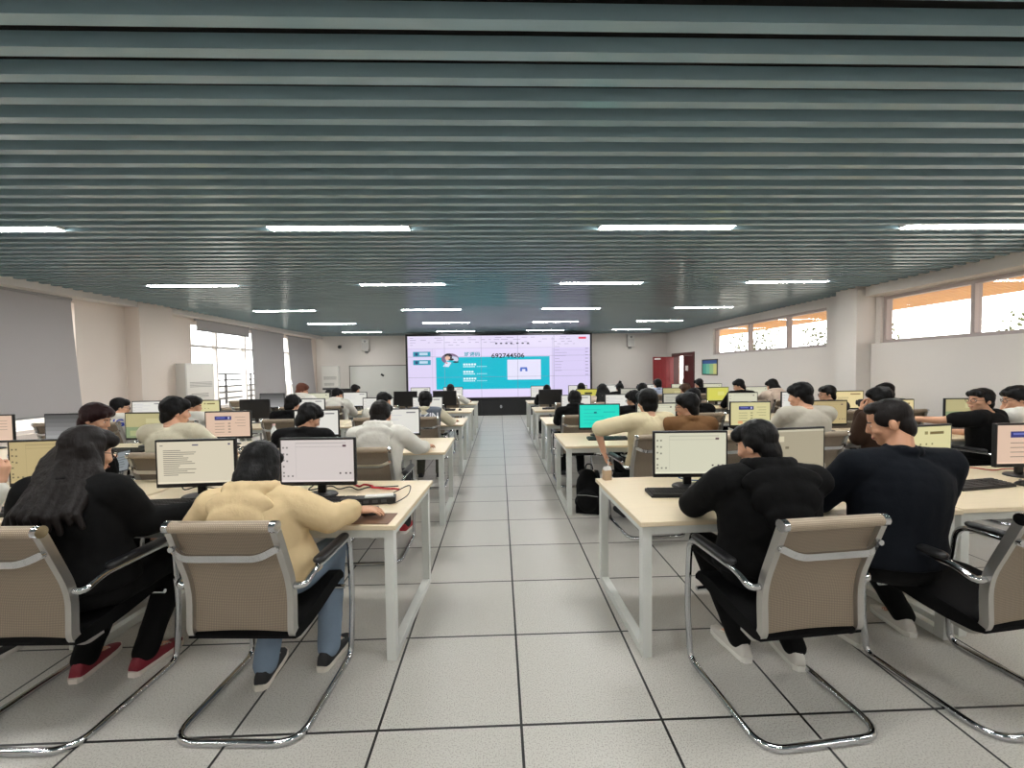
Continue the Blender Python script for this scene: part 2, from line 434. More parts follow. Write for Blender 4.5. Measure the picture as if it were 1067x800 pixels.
# ceiling lights
LAMP = glow((253, 252, 249), 72.0); HOUS = mat('lamp_housing', (215, 215, 210), .5)
rowsn = ['the row nearest the camera', 'the second row from the camera', 'the third row from the camera', 'the fourth row from the camera', 'the row closest to the video wall']
coln = ['far left', 'inner left', 'inner right', 'far right']
proto = None
for i, yy in enumerate((3.733, 6.133, 8.683, 11.083, 13.483)):
    for j, xx in enumerate((-4.36, -1.38, 1.52, 4.32)):
        lb = 'bright white linear ceiling light, %s one in %s' % (coln[j], rowsn[i])
        if proto is None:
            proto = thing('ceiling_light', lb, 'ceiling light', (xx, yy, 2.785), 0, 'linear ceiling lights')
            MB().box(-.605, .605, -.0495, .0495, -.03, 0).build('housing', HOUS, proto)
            MB().box(-.6, .6, -.0485, .0485, -.036, -.0302).build('diffuser', LAMP, proto)
        else: dup(proto, (xx, yy, 2.785), 0, lb)
# the same fittings over the camera (behind the frame) light the near floor
for j, xx in enumerate((-4.36, -1.38, 1.52, 4.32)):
    dup(proto, (xx, 1.333, 2.785), 0, 'bright white linear ceiling light, %s one in the row above the camera' % coln[j])
    dup(proto, (xx, -1.217, 2.785), 0, 'bright white linear ceiling light, %s one in the row behind the camera' % coln[j])

# ------------------------------------------------------------------ video wall
SY = 13.6; SX0, SX1, SZ0, SZ1 = -2.95, 2.99, .60, 2.61
t = thing('video_wall', 'huge lit video wall showing a teal slide with numbers, front of room', 'video wall', (0, SY, SZ0))
mb = MB(); e = .06; H = SZ1-SZ0
mb.box(SX0-e, SX1+e, .012, .8, -e, H+e)
mb.box(SX0-e, SX0, -.02, .012, -e, H+e); mb.box(SX1, SX1+e, -.02, .012, -e, H+e); mb.box(SX0, SX1, -.02, .012, H, H+e); mb.box(SX0, SX1, -.02, .012, -e, 0)
mb.build('frame', mat('screen_frame', (16,17,20), .35), t)
def px(u): return SX0+(u-425.5)/(615-425.5)*(SX1-SX0)
def pz(v): return (414-v)/(414-350.)*H
SCOL = []; SMAT = []
def sm(c):
    if c not in SCOL: SCOL.append(c); SMAT.append(glow(c, 1.05))
    return SCOL.index(c)
mb = MB(); dep = [0]
def rect(u0, v0, u1, v1, c, lay=1):
    yv = .010-.0012*lay
    mb.add([(px(u0), yv, pz(v1)), (px(u1), yv, pz(v1)), (px(u1), yv, pz(v0)), (px(u0), yv, pz(v0))], [(0,1,2,3)], sm(c))
LAV = (219, 208, 240)
rect(425.5, 350, 615, 414, LAV, 0)
rect(425.5, 350, 615, 363, (226, 217, 243), 1)
rnd = random.Random(3)
for k, v in enumerate((351.8, 353.8, 356.4, 359.0)):
    u = 428
    while u < 600:
        w = 2+rnd.random()*6
        if rnd.random() < .62: rect(u, v, u+w, v+.55, (178, 168, 200), 2)
        u += w+1.5+rnd.random()*4
for u in (516, 521, 526.5, 531.5, 538, 543.5, 549): rect(u, 357.5, u+2.2, 358.9, (70, 64, 88), 2)
rect(426, 362.6, 575, 362.9, (190, 180, 214), 2)
rect(450.5, 363, 450.9, 412, (198, 190, 222), 2)
rect(575.5, 352, 575.9, 412, (190, 182, 214), 2)
rect(576, 363, 614, 413, (214, 203, 240), 1)
for k in range(9):
    rect(578, 362+k*3.1, 578+4+rnd.random()*9, 362.5+k*3.1, (170, 160, 196), 2)
    rect(610, 364+k*3.4, 613, 364.7+k*3.4, (150, 140, 180), 2)
rect(577, 365.8, 612, 366, (186, 176, 210), 2); rect(577, 386.5, 613, 386.8, (186, 176, 210), 2); rect(577, 377, 613, 377.2, (196, 186, 220), 2)
rect(603, 352.3, 611, 354.3, (226, 70, 96), 2)
rect(454.5, 363.5, 574.5, 412.5, (224, 214, 246), 1)
TEAL = (0, 182, 204)
rect(454.5, 372, 572.5, 405.3, TEAL, 2)
# thumbnails
for v in (366, 374.6):
    rect(431, v, 449, v+5, (44, 152, 178), 2); rect(433, v+1, 436, v+4, (40, 70, 110), 3); rect(437.5, v+1, 446, v+3.6, (190, 214, 232), 3)
# white text lines (illegible in the slide)
for v, n, w2 in ((378.6, 5, 14.5), (386.2, 4, 11), (393.4, 5, 14)):
    for k in range(n): rect(482.5+k*2.8, v, 482.5+k*2.8+2.1, v+1.9, (224, 246, 250), 3)
    for k in range(6): rect(482.5+k*2.1, v+2.7, 482.5+k*2.1+1.6, v+3.9, (206, 240, 246), 3)
    for k in range(6): rect(496.5+k*1.8, v+2.7, 496.5+k*1.8+1.5, v+3.7, (150, 222, 234), 3)
    rect(488, v+4.9, 514, v+5.05, (60, 196, 214), 3)
# plain white panel with a small blue headset-like mark
rect(528.3, 375.2, 563.3, 396, (226, 224, 246), 3)
rect(541.8, 383.2, 548.8, 385, (66, 104, 196), 4); rect(541.4, 384.6, 543.6, 387.4, (66, 104, 196), 4); rect(547, 384.6, 549.2, 387.4, (66, 104, 196), 4)
mb.build('display', SMAT, t)
# generic figure drawing at the slide corner
def disc(mb, u, v, ru, rv, c, lay, n=20, a0=0, a1=2*PI):
    yv = .010-.0012*lay
    pts = [(px(u+ru*math.cos(a0+(a1-a0)*k/n)), yv, pz(v-rv*math.sin(a0+(a1-a0)*k/n))) for k in range(n)]
    mb.add([(px(u), yv, pz(v))]+pts, [(0, 1+k, 1+(k+1) % n) for k in range(n if a1-a0 > 6 else n-1)], sm(c))
mb = MB()
disc(mb, 469, 373.5, 9, 5.6, (126, 100, 132), 3); disc(mb, 471, 374.2, 6.5, 3.6, (200, 204, 224), 4)
disc(mb, 467, 371.2, 4.4, 3.2, (34, 24, 32), 5); disc(mb, 466.5, 372.6, 2.7, 2.2, (232, 190, 168), 6); disc(mb, 470, 374.2, 3, 1.2, (40, 34, 44), 6)
disc(mb, 470.5, 377, 5.8, 1.7, TEAL, 5); disc(mb, 475, 377, 3, .8, (40, 34, 40), 6)
yv = .010-.0012*7
mb.add([(px(461.5), yv, pz(381.5)), (px(467.5), yv, pz(382)), (px(470.5), yv, pz(377.4)), (px(465), yv, pz(376.4))], [(0,1,2,3)], sm((216, 226, 246)))
disc(mb, 465.5, 377.8, 1.1, .6, (226, 110, 110), 8)
mb.build('slide_figure', SMAT, t)
def stext(s, u, v, size, c, name, bold=0., sx=1.0):
    o = link(name, text_mesh(s, size, name, glow(c, 1.0), bold), t)
    o.rotation_euler = (R(90), 0, 0); o.location = (px(u), -.004, pz(v)); o.scale = (sx, 1, 1)
stext('692744506', 529, 371.2, .205, (24, 22, 30), 'number_text', .004, 1.17)
stext('班课码', 492, 369.4, .15, (40, 158, 178), 'title_text', .003, 1.15)
mb = MB()
for k in range(1, 5): x = SX0+(SX1-SX0)*k/5; mb.box(x-.004, x+.004, -.003, .004, 0, H)
for k in (1, 2): mb.box(SX0, SX1, -.003, .004, H*k/3-.004, H*k/3+.004)
mb.build('panel_seam', glow((150, 148, 178), .8), t)
t = thing('screen_cabinet', 'matte black cabinet standing beneath the lit video wall', 'cabinet', (0, SY, 0))
MB().box(SX0-.05, SX1+.05, .02, .8, 0, SZ0-.07).build('body', mat('cabinet_black', (17,18,20), .5), t)
for k in range(5):
    x = SX0+(SX1-SX0)*k/5; MB().box(x+.008, x+1.18, 0, .02, .04, SZ0-.09).build('panel', mat('cabinet_black', (17,18,20), .5), t, bevel=.004)
mb = MB(); mb.tube([(.05+.03*math.cos(a*PI/8), -.004, .29+.045*math.sin(a*PI/8)) for a in range(17)], .006, 6); mb.box(.04, .06, -.006, 0, .25, .33)
mb.build('logo', mat('logo_silver', (200,200,205), .4), t)

# ------------------------------------------------------------------ furniture prototypes
WOOD = mat('desk_maple', (228, 211, 180), .38, spec=.45, var=.06, bscale=3.5, bstretch=(1.2, 14, 1))
WOODE = mat('desk_edge', (198, 172, 136), .5)
WMETAL = mat('desk_white_metal', (216, 218, 213), .4)
CHROME = mat('chrome', (205, 207, 210), .13, metal=1.0)
SATIN = mat('satin_steel', (188, 186, 182), .3, metal=.9)
def weave_mat(name, rgb):
    m = bpy.data.materials.new(name); m.use_nodes = True
    nt = m.node_tree; b = nt.nodes['Principled BSDF']; N = nt.nodes.new; Lk = nt.links.new
    tc = N('ShaderNodeTexCoord')
    v = N('ShaderNodeTexWave'); v.wave_type = 'BANDS'; v.bands_direction = 'Z'; v.inputs['Scale'].default_value = 48; v.inputs['Distortion'].default_value = .6
    u = N('ShaderNodeTexWave'); u.wave_type = 'BANDS'; u.bands_direction = 'X'; u.inputs['Scale'].default_value = 48; u.inputs['Distortion'].default_value = .6
    Lk(tc.outputs['Object'], v.inputs[0]); Lk(tc.outputs['Object'], u.inputs[0])
    mm = N('ShaderNodeMath'); mm.operation = 'MULTIPLY'; Lk(v.outputs['Fac'], mm.inputs[0]); Lk(u.outputs['Fac'], mm.inputs[1])
    mx = N('ShaderNodeMix'); mx.data_type = 'RGBA'; Lk(mm.outputs[0], mx.inputs['Factor'])
    c = lin(rgb); mx.inputs['A'].default_value = (*[x*.72 for x in c], 1); mx.inputs['B'].default_value = (*[min(1, x*1.5) for x in c], 1)
    Lk(mx.outputs['Result'], b.inputs['Base Color'])
    bp = N('ShaderNodeBump'); bp.inputs['Strength'].default_value = .35; bp.inputs['Distance'].default_value = .002; Lk(mm.outputs[0], bp.inputs['Height']); Lk(bp.outputs[0], b.inputs['Normal'])
    b.inputs['Roughness'].default_value = .62
    return m
MESHF = weave_mat('taupe_mesh', (147, 132, 115))
MESHR = weave_mat('taupe_rail', (172, 156, 136))

def make_chair(label):
    t = thing('meeting_chair', label, 'chair')
    # one continuous chrome tube: arm - upright - runner - rear bar - runner - upright - arm
    half = [(.222,-.182,.618),(.268,-.182,.618),(.272,-.11,.650),(.272,.25,.648),(.268,.285,.30),(.262,.262,.0135),(.262,-.262,.0135)]
    full = half+[(-x, y, z) for x, y, z in reversed(half)]
    rad = [.03,.025,.04,.07,.1,.05,.10]; rad = rad+rad[::-1]
    MB().tube(fillet(full, rad, 6), .0148, 12).build('tube_frame', CHROME, t, smooth=50)
    for s in (-1, 1):
        p = fillet([(s*.208,-.282,.900),(s*.212,-.178,.615),(s*.212,-.186,.42),(s*.212,-.14,.378),(s*.212,-.07,.386)], [.1,.08,.04,.05,.1], 6)
        mb = MB().tube(p, 0, flat=(.013, .016), up=(0, 1, 0))
        mb.cyl((s*.222,-.178,.618), (s*.232,-.182,.618), .014, 10)
        mb.build('side_frame', SATIN, t, smooth=35)
        mb = MB(); mb.cap((s*.272,-.06,.672), (s*.272,.19,.672), .029, .026, 12, sq=.62)
        mb.build('armrest', BLACKP, t, smooth=60)
        MB().cyl((s*.198,-.284,.902), (s*.222,-.284,.902), .024, 14).build('end_cap', CHROME, t, smooth=40)
    # mesh back
    prof = fillet([(0,-.270,.885),(0,-.172,.615),(0,-.178,.42)], .14, 7); rings = []
    for p in prof:
        sag = .012
        row = []
        for k in range(9):
            x = -.203+.406*k/8; row.append((x, p.y+sag*math.cos((k/8-.5)*PI), p.z))
        rings.append(row+[(q[0], q[1]-.005, q[2]) for q in reversed(row)])
    MB().loft(rings).build('backrest', MESHF, t, smooth=50)
    MB().cyl((-.198,-.284,.902), (.198,-.284,.902), .023, 16).build('top_rail', MESHR, t, smooth=40)
    p = fillet([(-.208,-.268,.81),(-.15,-.296,.782),(.15,-.296,.782),(.208,-.268,.81)], .05, 5)
    mb = MB().tube(p, 0, flat=(.006, .014), up=(0, 0, 1))
    for s in (-1, 1): mb.cyl((s*.208,-.284,.81), (s*.208,-.245,.81), .011, 10)
    mb.build('crossbar', CHROME, t, smooth=40)
    rings = []
    for yy, zz, th in ((-.19,.405,.02),(-.15,.408,.05),(-.05,.415,.066),(.05,.428,.07),(.17,.446,.066),(.25,.448,.05),(.28,.430,.02)):
        rings.append([(-.226, yy, zz-th*.5), (.226, yy, zz-th*.5), (.226, yy, zz+th*.5), (.12, yy, zz+th*.5-.006), (-.12, yy, zz+th*.5-.006), (-.226, yy, zz+th*.5)])
    MB().loft(rings).build('seat', mat('seat_black', (11, 11, 12), .9, spec=.15, bump=.2, bscale=300), t, smooth=60)
    MB().cyl((-.268,.2,.41), (.268,.2,.41), .011, 10).build('seat_support', CHROME, t, smooth=40)
    return t
DW, DD, DH = 1.76, .86, .72
def make_desk(label):
    t = thing('computer_desk', label, 'desk')
    MB().box(-DW/2, DW/2, 0, DD, DH-.025, DH).build('tabletop', [WOOD], t, bevel=.003)
    for s in (-1, 1):
        x = s*(DW/2-.045); mb = MB()
        mb.box(x-.025, x+.025, .025, .075, 0, DH-.026); mb.box(x-.025, x+.025, DD-.075, DD-.025, 0, DH-.026)
        mb.box(x-.025, x+.025, .075, DD-.075, .0, .045); mb.box(x-.025, x+.025, .075, DD-.075, DH-.07, DH-.026)
        mb.build('leg_frame', WMETAL, t, bevel=.003)
    for yy in (.03, DD-.07):
        MB().box(-DW/2+.07, DW/2-.07, yy, yy+.04, DH-.075, DH-.026).build('apron', WMETAL, t)
    return t

# displays
BZ = mat('monitor_black', (15, 15, 17), .4)
def display_mesh(kind):
    W, Hh = .452, .262
    cols = []; rects = []
    def r(x0, y0, x1, y1, c, lay=1): rects.append((x0, y0, x1, y1, c, lay))
    def icons(c=(120,116,100), n=5):
        for k in range(n): r(.02, .16+k*.15, .045, .2+k*.15, c, 2)
        for k in range(3): r(.07, .16+k*.16, .095, .2+k*.16, c, 2)
        for k in range(3): r(.02+.06*k, .84, .045+.06*k, .88, c, 2)
    def lines(c, x0=.1, x1=.55, y0=.22, n=14, dy=.045, seed=1):
        q = random.Random(seed)
        for k in range(n): r(x0, y0+k*dy, x0+(x1-x0)*(.4+.6*q.random()), y0+k*dy+.018, c, 2)
    def taskbar(c): r(0, .955, 1, 1, c, 2)
    bg = {'doc': (226,216,192), 'desk': (222,212,208), 'beige': (222,220,196), 'tan': (196,176,128), 'yellow': (214,206,92), 'lime': (216,214,110), 'pink': (232,200,176),
          'cream': (226,218,164), 'banner': (222,214,160), 'cyan': (24,228,206), 'white': (236,234,226), 'warm': (240,220,164), 'grey': (176,166,142), 'dim': (150,148,148), 'mint': (190,180,132), 'sheet': (196,194,180)}.get(kind, (20,22,24))
    r(0, 0, 1, 1, bg, 0)
    dk = tuple(int(x*.62) for x in bg); lt = tuple(min(255, int(x*1.08)) for x in bg)
    if kind == 'doc':
        lines(dk, .08, .55, .2, 14); r(.46, .07, .54, .1, (90,84,110), 2); r(.04, .08, .08, .1, dk, 2); r(.93, .06, .96, .1, (90,84,110), 2); taskbar(lt)
    elif kind in ('desk', 'beige', 'tan'):
        icons(dk); r(.2, .06, .9, .09, tuple(int(x*.9) for x in bg), 2); r(.2, .16, .9, .165, dk, 2); r(.2, .06, .204, .9, tuple(int(x*.88) for x in bg), 2)
        r(.85, .12, .9, .17, (90,60,70), 2)
        for k in (.8, .88, .94): r(k, .78, k+.025, .82, (80,66,70), 2)
        taskbar(lt)
    elif kind in ('pink', 'banner'):
        r(.2, .16, .58, .32, (44,50,120), 2); r(.24, .2, .44, .25, (110,118,190), 3); r(.5, .19, .54, .28, (200,200,230), 3)
        q = random.Random(5)
        for k in range(4): r(.2, .45+k*.12, .42, .47+k*.12, dk, 2); r(.5, .44+k*.12, .56, .48+k*.12, dk, 2); r(.66+.05*(k % 2), .2+k*.12, .9, .215+k*.12, dk, 2)
        taskbar(lt)
        if kind == 'banner': r(.18, .82, .3, .94, (232,170,120), 3)
    elif kind == 'cream':
        r(.6, .13, .86, .2, (120,104,60), 2); r(.5, .12, .56, .2, (150,140,90), 2)
        for k in range(12): r(.15+.065*k, .68, .15+.065*k+.03, .74, (110,100,60), 2)
        for k in range(4): r(.3+.11*k, .43, .33+.11*k, .47, (130,122,80), 2)
        taskbar(lt)
    elif kind == 'warm':
        r(.55, .12, .9, .19, (150,120,80), 2); lines(dk, .1, .5, .35, 8, .06, 2); taskbar(lt)
    elif kind == 'grey':
        r(.14, .16, .34, .3, (220,210,180), 2); r(.36, .42, .42, .48, (120,110,90), 2); r(0, 0, 1, .05, (206,200,176), 2)
    elif kind == 'yellow': r(.36, .22, .7, .36, (40,40,30), 2); r(.1, .6, .9, .66, dk, 2)
    elif kind == 'lime': r(.1, .1, .9, .9, (222,218,96), 1); r(.5, .3, .8, .6, (230,226,130), 2)
    elif kind == 'mint': r(0, .55, .45, 1, (140,156,116), 1); r(.1, .7, .3, .9, (172,176,128), 2); r(.5, .2, .9, .4, (206,198,150), 2)
    elif kind == 'cyan':
        lines((16,190,180), .1, .9, .2, 5, .15, 4); r(.36, .3, .43, .38, (0,110,120), 2); r(.6, .3, .9, .33, (10,180,176), 2)
    elif kind == 'sheet': lines((140,140,130), .06, .5, .14, 9, .09, 6); r(.6, .3, .9, .7, (236,234,226), 2)
    elif kind == 'white':
        lines((200,198,206), .08, .6, .14, 5, .09, 8); r(.7, .1, .92, .15, (120,116,120), 2); icons((190,188,184), 4); taskbar((240,240,240))
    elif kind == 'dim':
        for k in range(6): r(0, k/6, 1, (k+1)/6, tuple(int(86+k*15) for _ in range(3)), 1)  # screen reflection painted as glowing grey bands, lighter downwards
    mb = MB()
    for x0, y0, x1, y1, c, lay in rects:
        if c not in cols: cols.append(c)
        yv = -.0005*lay
        X0 = (x0-.5)*W; X1 = (x1-.5)*W; Z0 = (.5-y1)*Hh; Z1 = (.5-y0)*Hh
        mb.add([(X0,yv,Z0),(X1,yv,Z0),(X1,yv,Z1),(X0,yv,Z1)], [(0,1,2,3)], cols.index(c))
    off = kind == 'off'
    return mb.mesh('display', [BLACKG if off else glow(c, SCREEN_E) for c in cols])
SCREEN_E = .88
BLACKG = mat('screen_off', (14, 15, 17), .28)
_disp = {}
def disp(kind):
    if kind not in _disp: _disp[kind] = display_mesh(kind)
    return _disp[kind]
def make_monitor():
    t = thing('computer_monitor', '', 'monitor')
    mb = MB(); mb.box(-.2375, .2375, -.012, .014, -.15, .15)
    h = mb.build('housing', BZ, t, bevel=.004); h.location = (0, 0, .22)
    d = link('display', disp('off'), t); d.location = (0, -.0125, .226)
    MB().box(-.13, .13, .014, .035, .12, .32).build('rear_cover', BZ, t, bevel=.008)
    MB().box(-.026, .026, .032, .052, .012, .24).build('stand_neck', BZ, t, bevel=.004)
    mb = MB(); n = 24
    mb.loft([[(.105*k2*math.cos(2*PI*i/n), .02+.085*k2*math.sin(2*PI*i/n), z) for i in range(n)] for k2, z in ((1,.0),(1,.006),(.93,.012))])
    mb.build('stand_base', BZ, t, smooth=40)
    return t
def make_keyboard():
    t = thing('keyboard', '', 'keyboard')
    MB().add([(-.215,-.07,0),(.215,-.07,0),(.215,.07,0),(-.215,.07,0),(-.215,-.07,.012),(.215,-.07,.012),(.215,.07,.022),(-.215,.07,.022)],
             [(0,3,2,1),(4,5,6,7),(0,1,5,4),(1,2,6,5),(2,3,7,6),(3,0,4,7)]).build('case', BLACKP, t, bevel=.003)
    mb = MB()
    for r_ in range(6):
        yy = -.058+r_*.021; z = .0135+(.022-.012)*(yy+.07)/.14
        if r_ == 0:
            segs = [(-.205,-.15),(-.148,-.13),(-.128,-.03+.06),(.034,.052),(.056,.075)]
        else: segs = [(-.205+k*.0188, -.205+k*.0188+.0165) for k in range(15)]
        segs += [(.085+k*.0188, .085+k*.0188+.0165) for k in range(3)]+[(.148+k*.0172, .148+k*.0172+.015) for k in range(4)]
        for a, b in segs: mb.box(a, b, yy-.008, yy+.008, z, z+.006)
    mb.build('keys', mat('key_black', (30, 30, 33), .45), t)
    return t
def make_mouse():
    t = thing('computer_mouse', '', 'mouse')
    rings = []
    for yy, w, h in ((-.055,.012,.012),(-.045,.026,.026),(-.015,.032,.036),(.02,.031,.033),(.045,.027,.022),(.056,.015,.012)):
        rings.append([(w*math.cos(a), yy, max(0, h*math.sin(a)*1.0)) for a in [PI*k/8 for k in range(9)]])
    MB().loft(rings, closed=True).build('shell', mat('mouse_black', (14,14,16), .3), t, smooth=60)
    MB().cyl((-.004,.03,.03), (.004,.03,.03), .008, 12).build('wheel', GREYP, t, smooth=40)
    return t

# ------------------------------------------------------------------ people
SKIN = {'a': mat('skin_a', (214, 164, 134), .5, spec=.35, bump=.05, bscale=120), 'b': mat('skin_b', (196, 146, 116), .5, spec=.35, bump=.05, bscale=120)}
EYEW = mat('eye_white', (225, 222, 216), .3); IRIS = mat('eye_dark', (30, 22, 18), .2); LIP = mat('lips', (176, 104, 92), .45)
def hairmat(n, c): return mat('hair_'+n, c, .5, spec=.2, bump=.25, bscale=70, bstretch=(1.6, 1.6, .12), var=.3)
HAIR = {'black': hairmat('black', (9, 8, 9)), 'brown': hairmat('brown', (72, 50, 36)), 'red': hairmat('red', (34, 12, 14)), 'ginger': hairmat('ginger', (98, 56, 42)), 'soft': hairmat('soft', (22, 17, 16))}
def cloth(n, rgb, rough=.88): return mat('cloth_'+n, rgb, rough, spec=.2, bump=.10, bscale=90, sheen=.0)
CL = {'black': cloth('black', (9, 9, 10)), 'navy': cloth('navy', (8, 13, 21)), 'cream': cloth('cream', (218, 194, 152)), 'white': cloth('white', (222, 219, 210)), 'ivory': cloth('ivory', (214, 206, 182)),
      'tee': cloth('tee', (222, 208, 172)), 'greyc': cloth('greyc', (196, 190, 176)), 'brown': cloth('brown', (116, 84, 54)), 'dkbrown': cloth('dkbrown', (64, 46, 36)), 'blue': cloth('blue', (160, 168, 190)),
      'greyv': cloth('greyv', (104, 110, 122)), 'jeans': cloth('jeans', (118, 134, 152)), 'pinkc': cloth('pinkc', (212, 192, 176)), 'camo': cloth('camo', (92, 92, 80)), 'dkgrey': cloth('dkgrey', (52, 52, 54))}

def ik(s, w, l1, l2, pole):
    s, w = V(s), V(w); d = w-s; L = d.length
    if L > (l1+l2)*.995: w = s+d.normalized()*(l1+l2)*.995; d = w-s; L = d.length
    a = (l1*l1-l2*l2+L*L)/(2*L); h = math.sqrt(max(0, l1*l1-a*a)); n = d.normalized()
    p = V(pole); p = (p-n*p.dot(n)).normalized()
    return s+n*a+p*h, w
def hand(mb, wrist, d, dn, side, curl=.55, k=1.0, splay=1.0):
    """five fingers and a palm; d = finger direction, dn = palm-facing direction, side = +1 right / -1 left"""
    d = V(d).normalized(); dn = V(dn); dn = (dn-d*dn.dot(d)).normalized(); x = d.cross(dn)*-1  # towards +x for palm down, d forward
    if x.length < 1e-5: x = V((1,0,0))
    x.normalize()
    th = -side     # thumb side along x
    w = V(wrist)
    def P(a, b, c): return w+x*a*k+d*b*k+dn*c*k
    mb.cap(P(0,-.03,0), P(0,.02,0), .025*k, .027*k, 12, sq=.75, up=dn)
    for a in (-.027, -.009, .009, .027): mb.cap(P(a*.7, .015, 0), P(a*1.12, .085, .0), .0165*k, .0135*k, 10, sq=.9, up=dn)
    ln = {0: .072, 1: .080, 2: .074, 3: .058}
    for i in range(4):
        a = (1.5-i)*.0205*(th); sp = (1.5-i)*.10*th*splay
        L = ln[i]
        p0 = P(a, .085, 0); dd = (d+x*sp).normalized(); c1 = curl*.6; c2 = curl*1.5; c3 = curl*2.3
        p1 = p0+(dd*math.cos(c1)+dn*math.sin(c1))*L*.45*k
        p2 = p1+(dd*math.cos(c2)+dn*math.sin(c2))*L*.32*k
        p3 = p2+(dd*math.cos(c3)+dn*math.sin(c3))*L*.25*k
        mb.cap(p0, p1, .0092*k, .0086*k, 8, k=3); mb.cap(p1, p2, .0086*k, .0080*k, 8, k=3); mb.cap(p2, p3, .0080*k, .0068*k, 8, k=3)
    p0 = P(th*.024, .02, .006); p1 = P(th*.052, .052, .016); p2 = P(th*.060, .082, .026); p3 = P(th*.058, .104, .032)
    mb.cap(p0, p1, .0145*k, .0115*k, 10, k=3); mb.cap(p1, p2, .0108*k, .0095*k, 10, k=3); mb.cap(p2, p3, .0094*k, .0076*k, 10, k=3)

def spine(P, N, bulge=.012):
    mid = (P+N)/2+V((0, -bulge, 0))
    return lambda t: P*(1-t)**2+mid*2*t*(1-t)+N*t*t
def torso(mb, P, N, m=0., wid=1.0, top=1.0, bot=0.0, n=20, tw=0.):
    f = spine(P, N); rings = []
    prof = [(-.06,.150,.105),(0,.172,.125),(.12,.165,.125),(.3,.150,.112),(.5,.160,.118),(.68,.172,.118),(.8,.168,.105),(.88,.140,.086),(.95,.085,.068),(1.0,.058,.058),(1.06,.05,.052)]
    for t, a, b in prof:
        if t < bot or t > top: continue
        c = f(t) if t >= 0 else P+V((0, 0, t*.6))
        tz = (f(min(1, t+.05))-f(max(0, t-.05))).normalized() if t > 0 else V((0,0,1))
        fy = V((0,1,0)); fy = (fy-tz*fy.dot(tz)).normalized(); fx = fy.cross(tz)
        if tw: fx = fx*math.cos(tw*t)+fy*math.sin(tw*t); fy = tz.cross(fx)
        mm = m*(1 if t < .9 else .6)
        rings.append([c+fx*(a*wid+mm)*math.cos(2*PI*k/n)+fy*(b+mm)*math.sin(2*PI*k/n) for k in range(n)])
    mb.loft(rings)

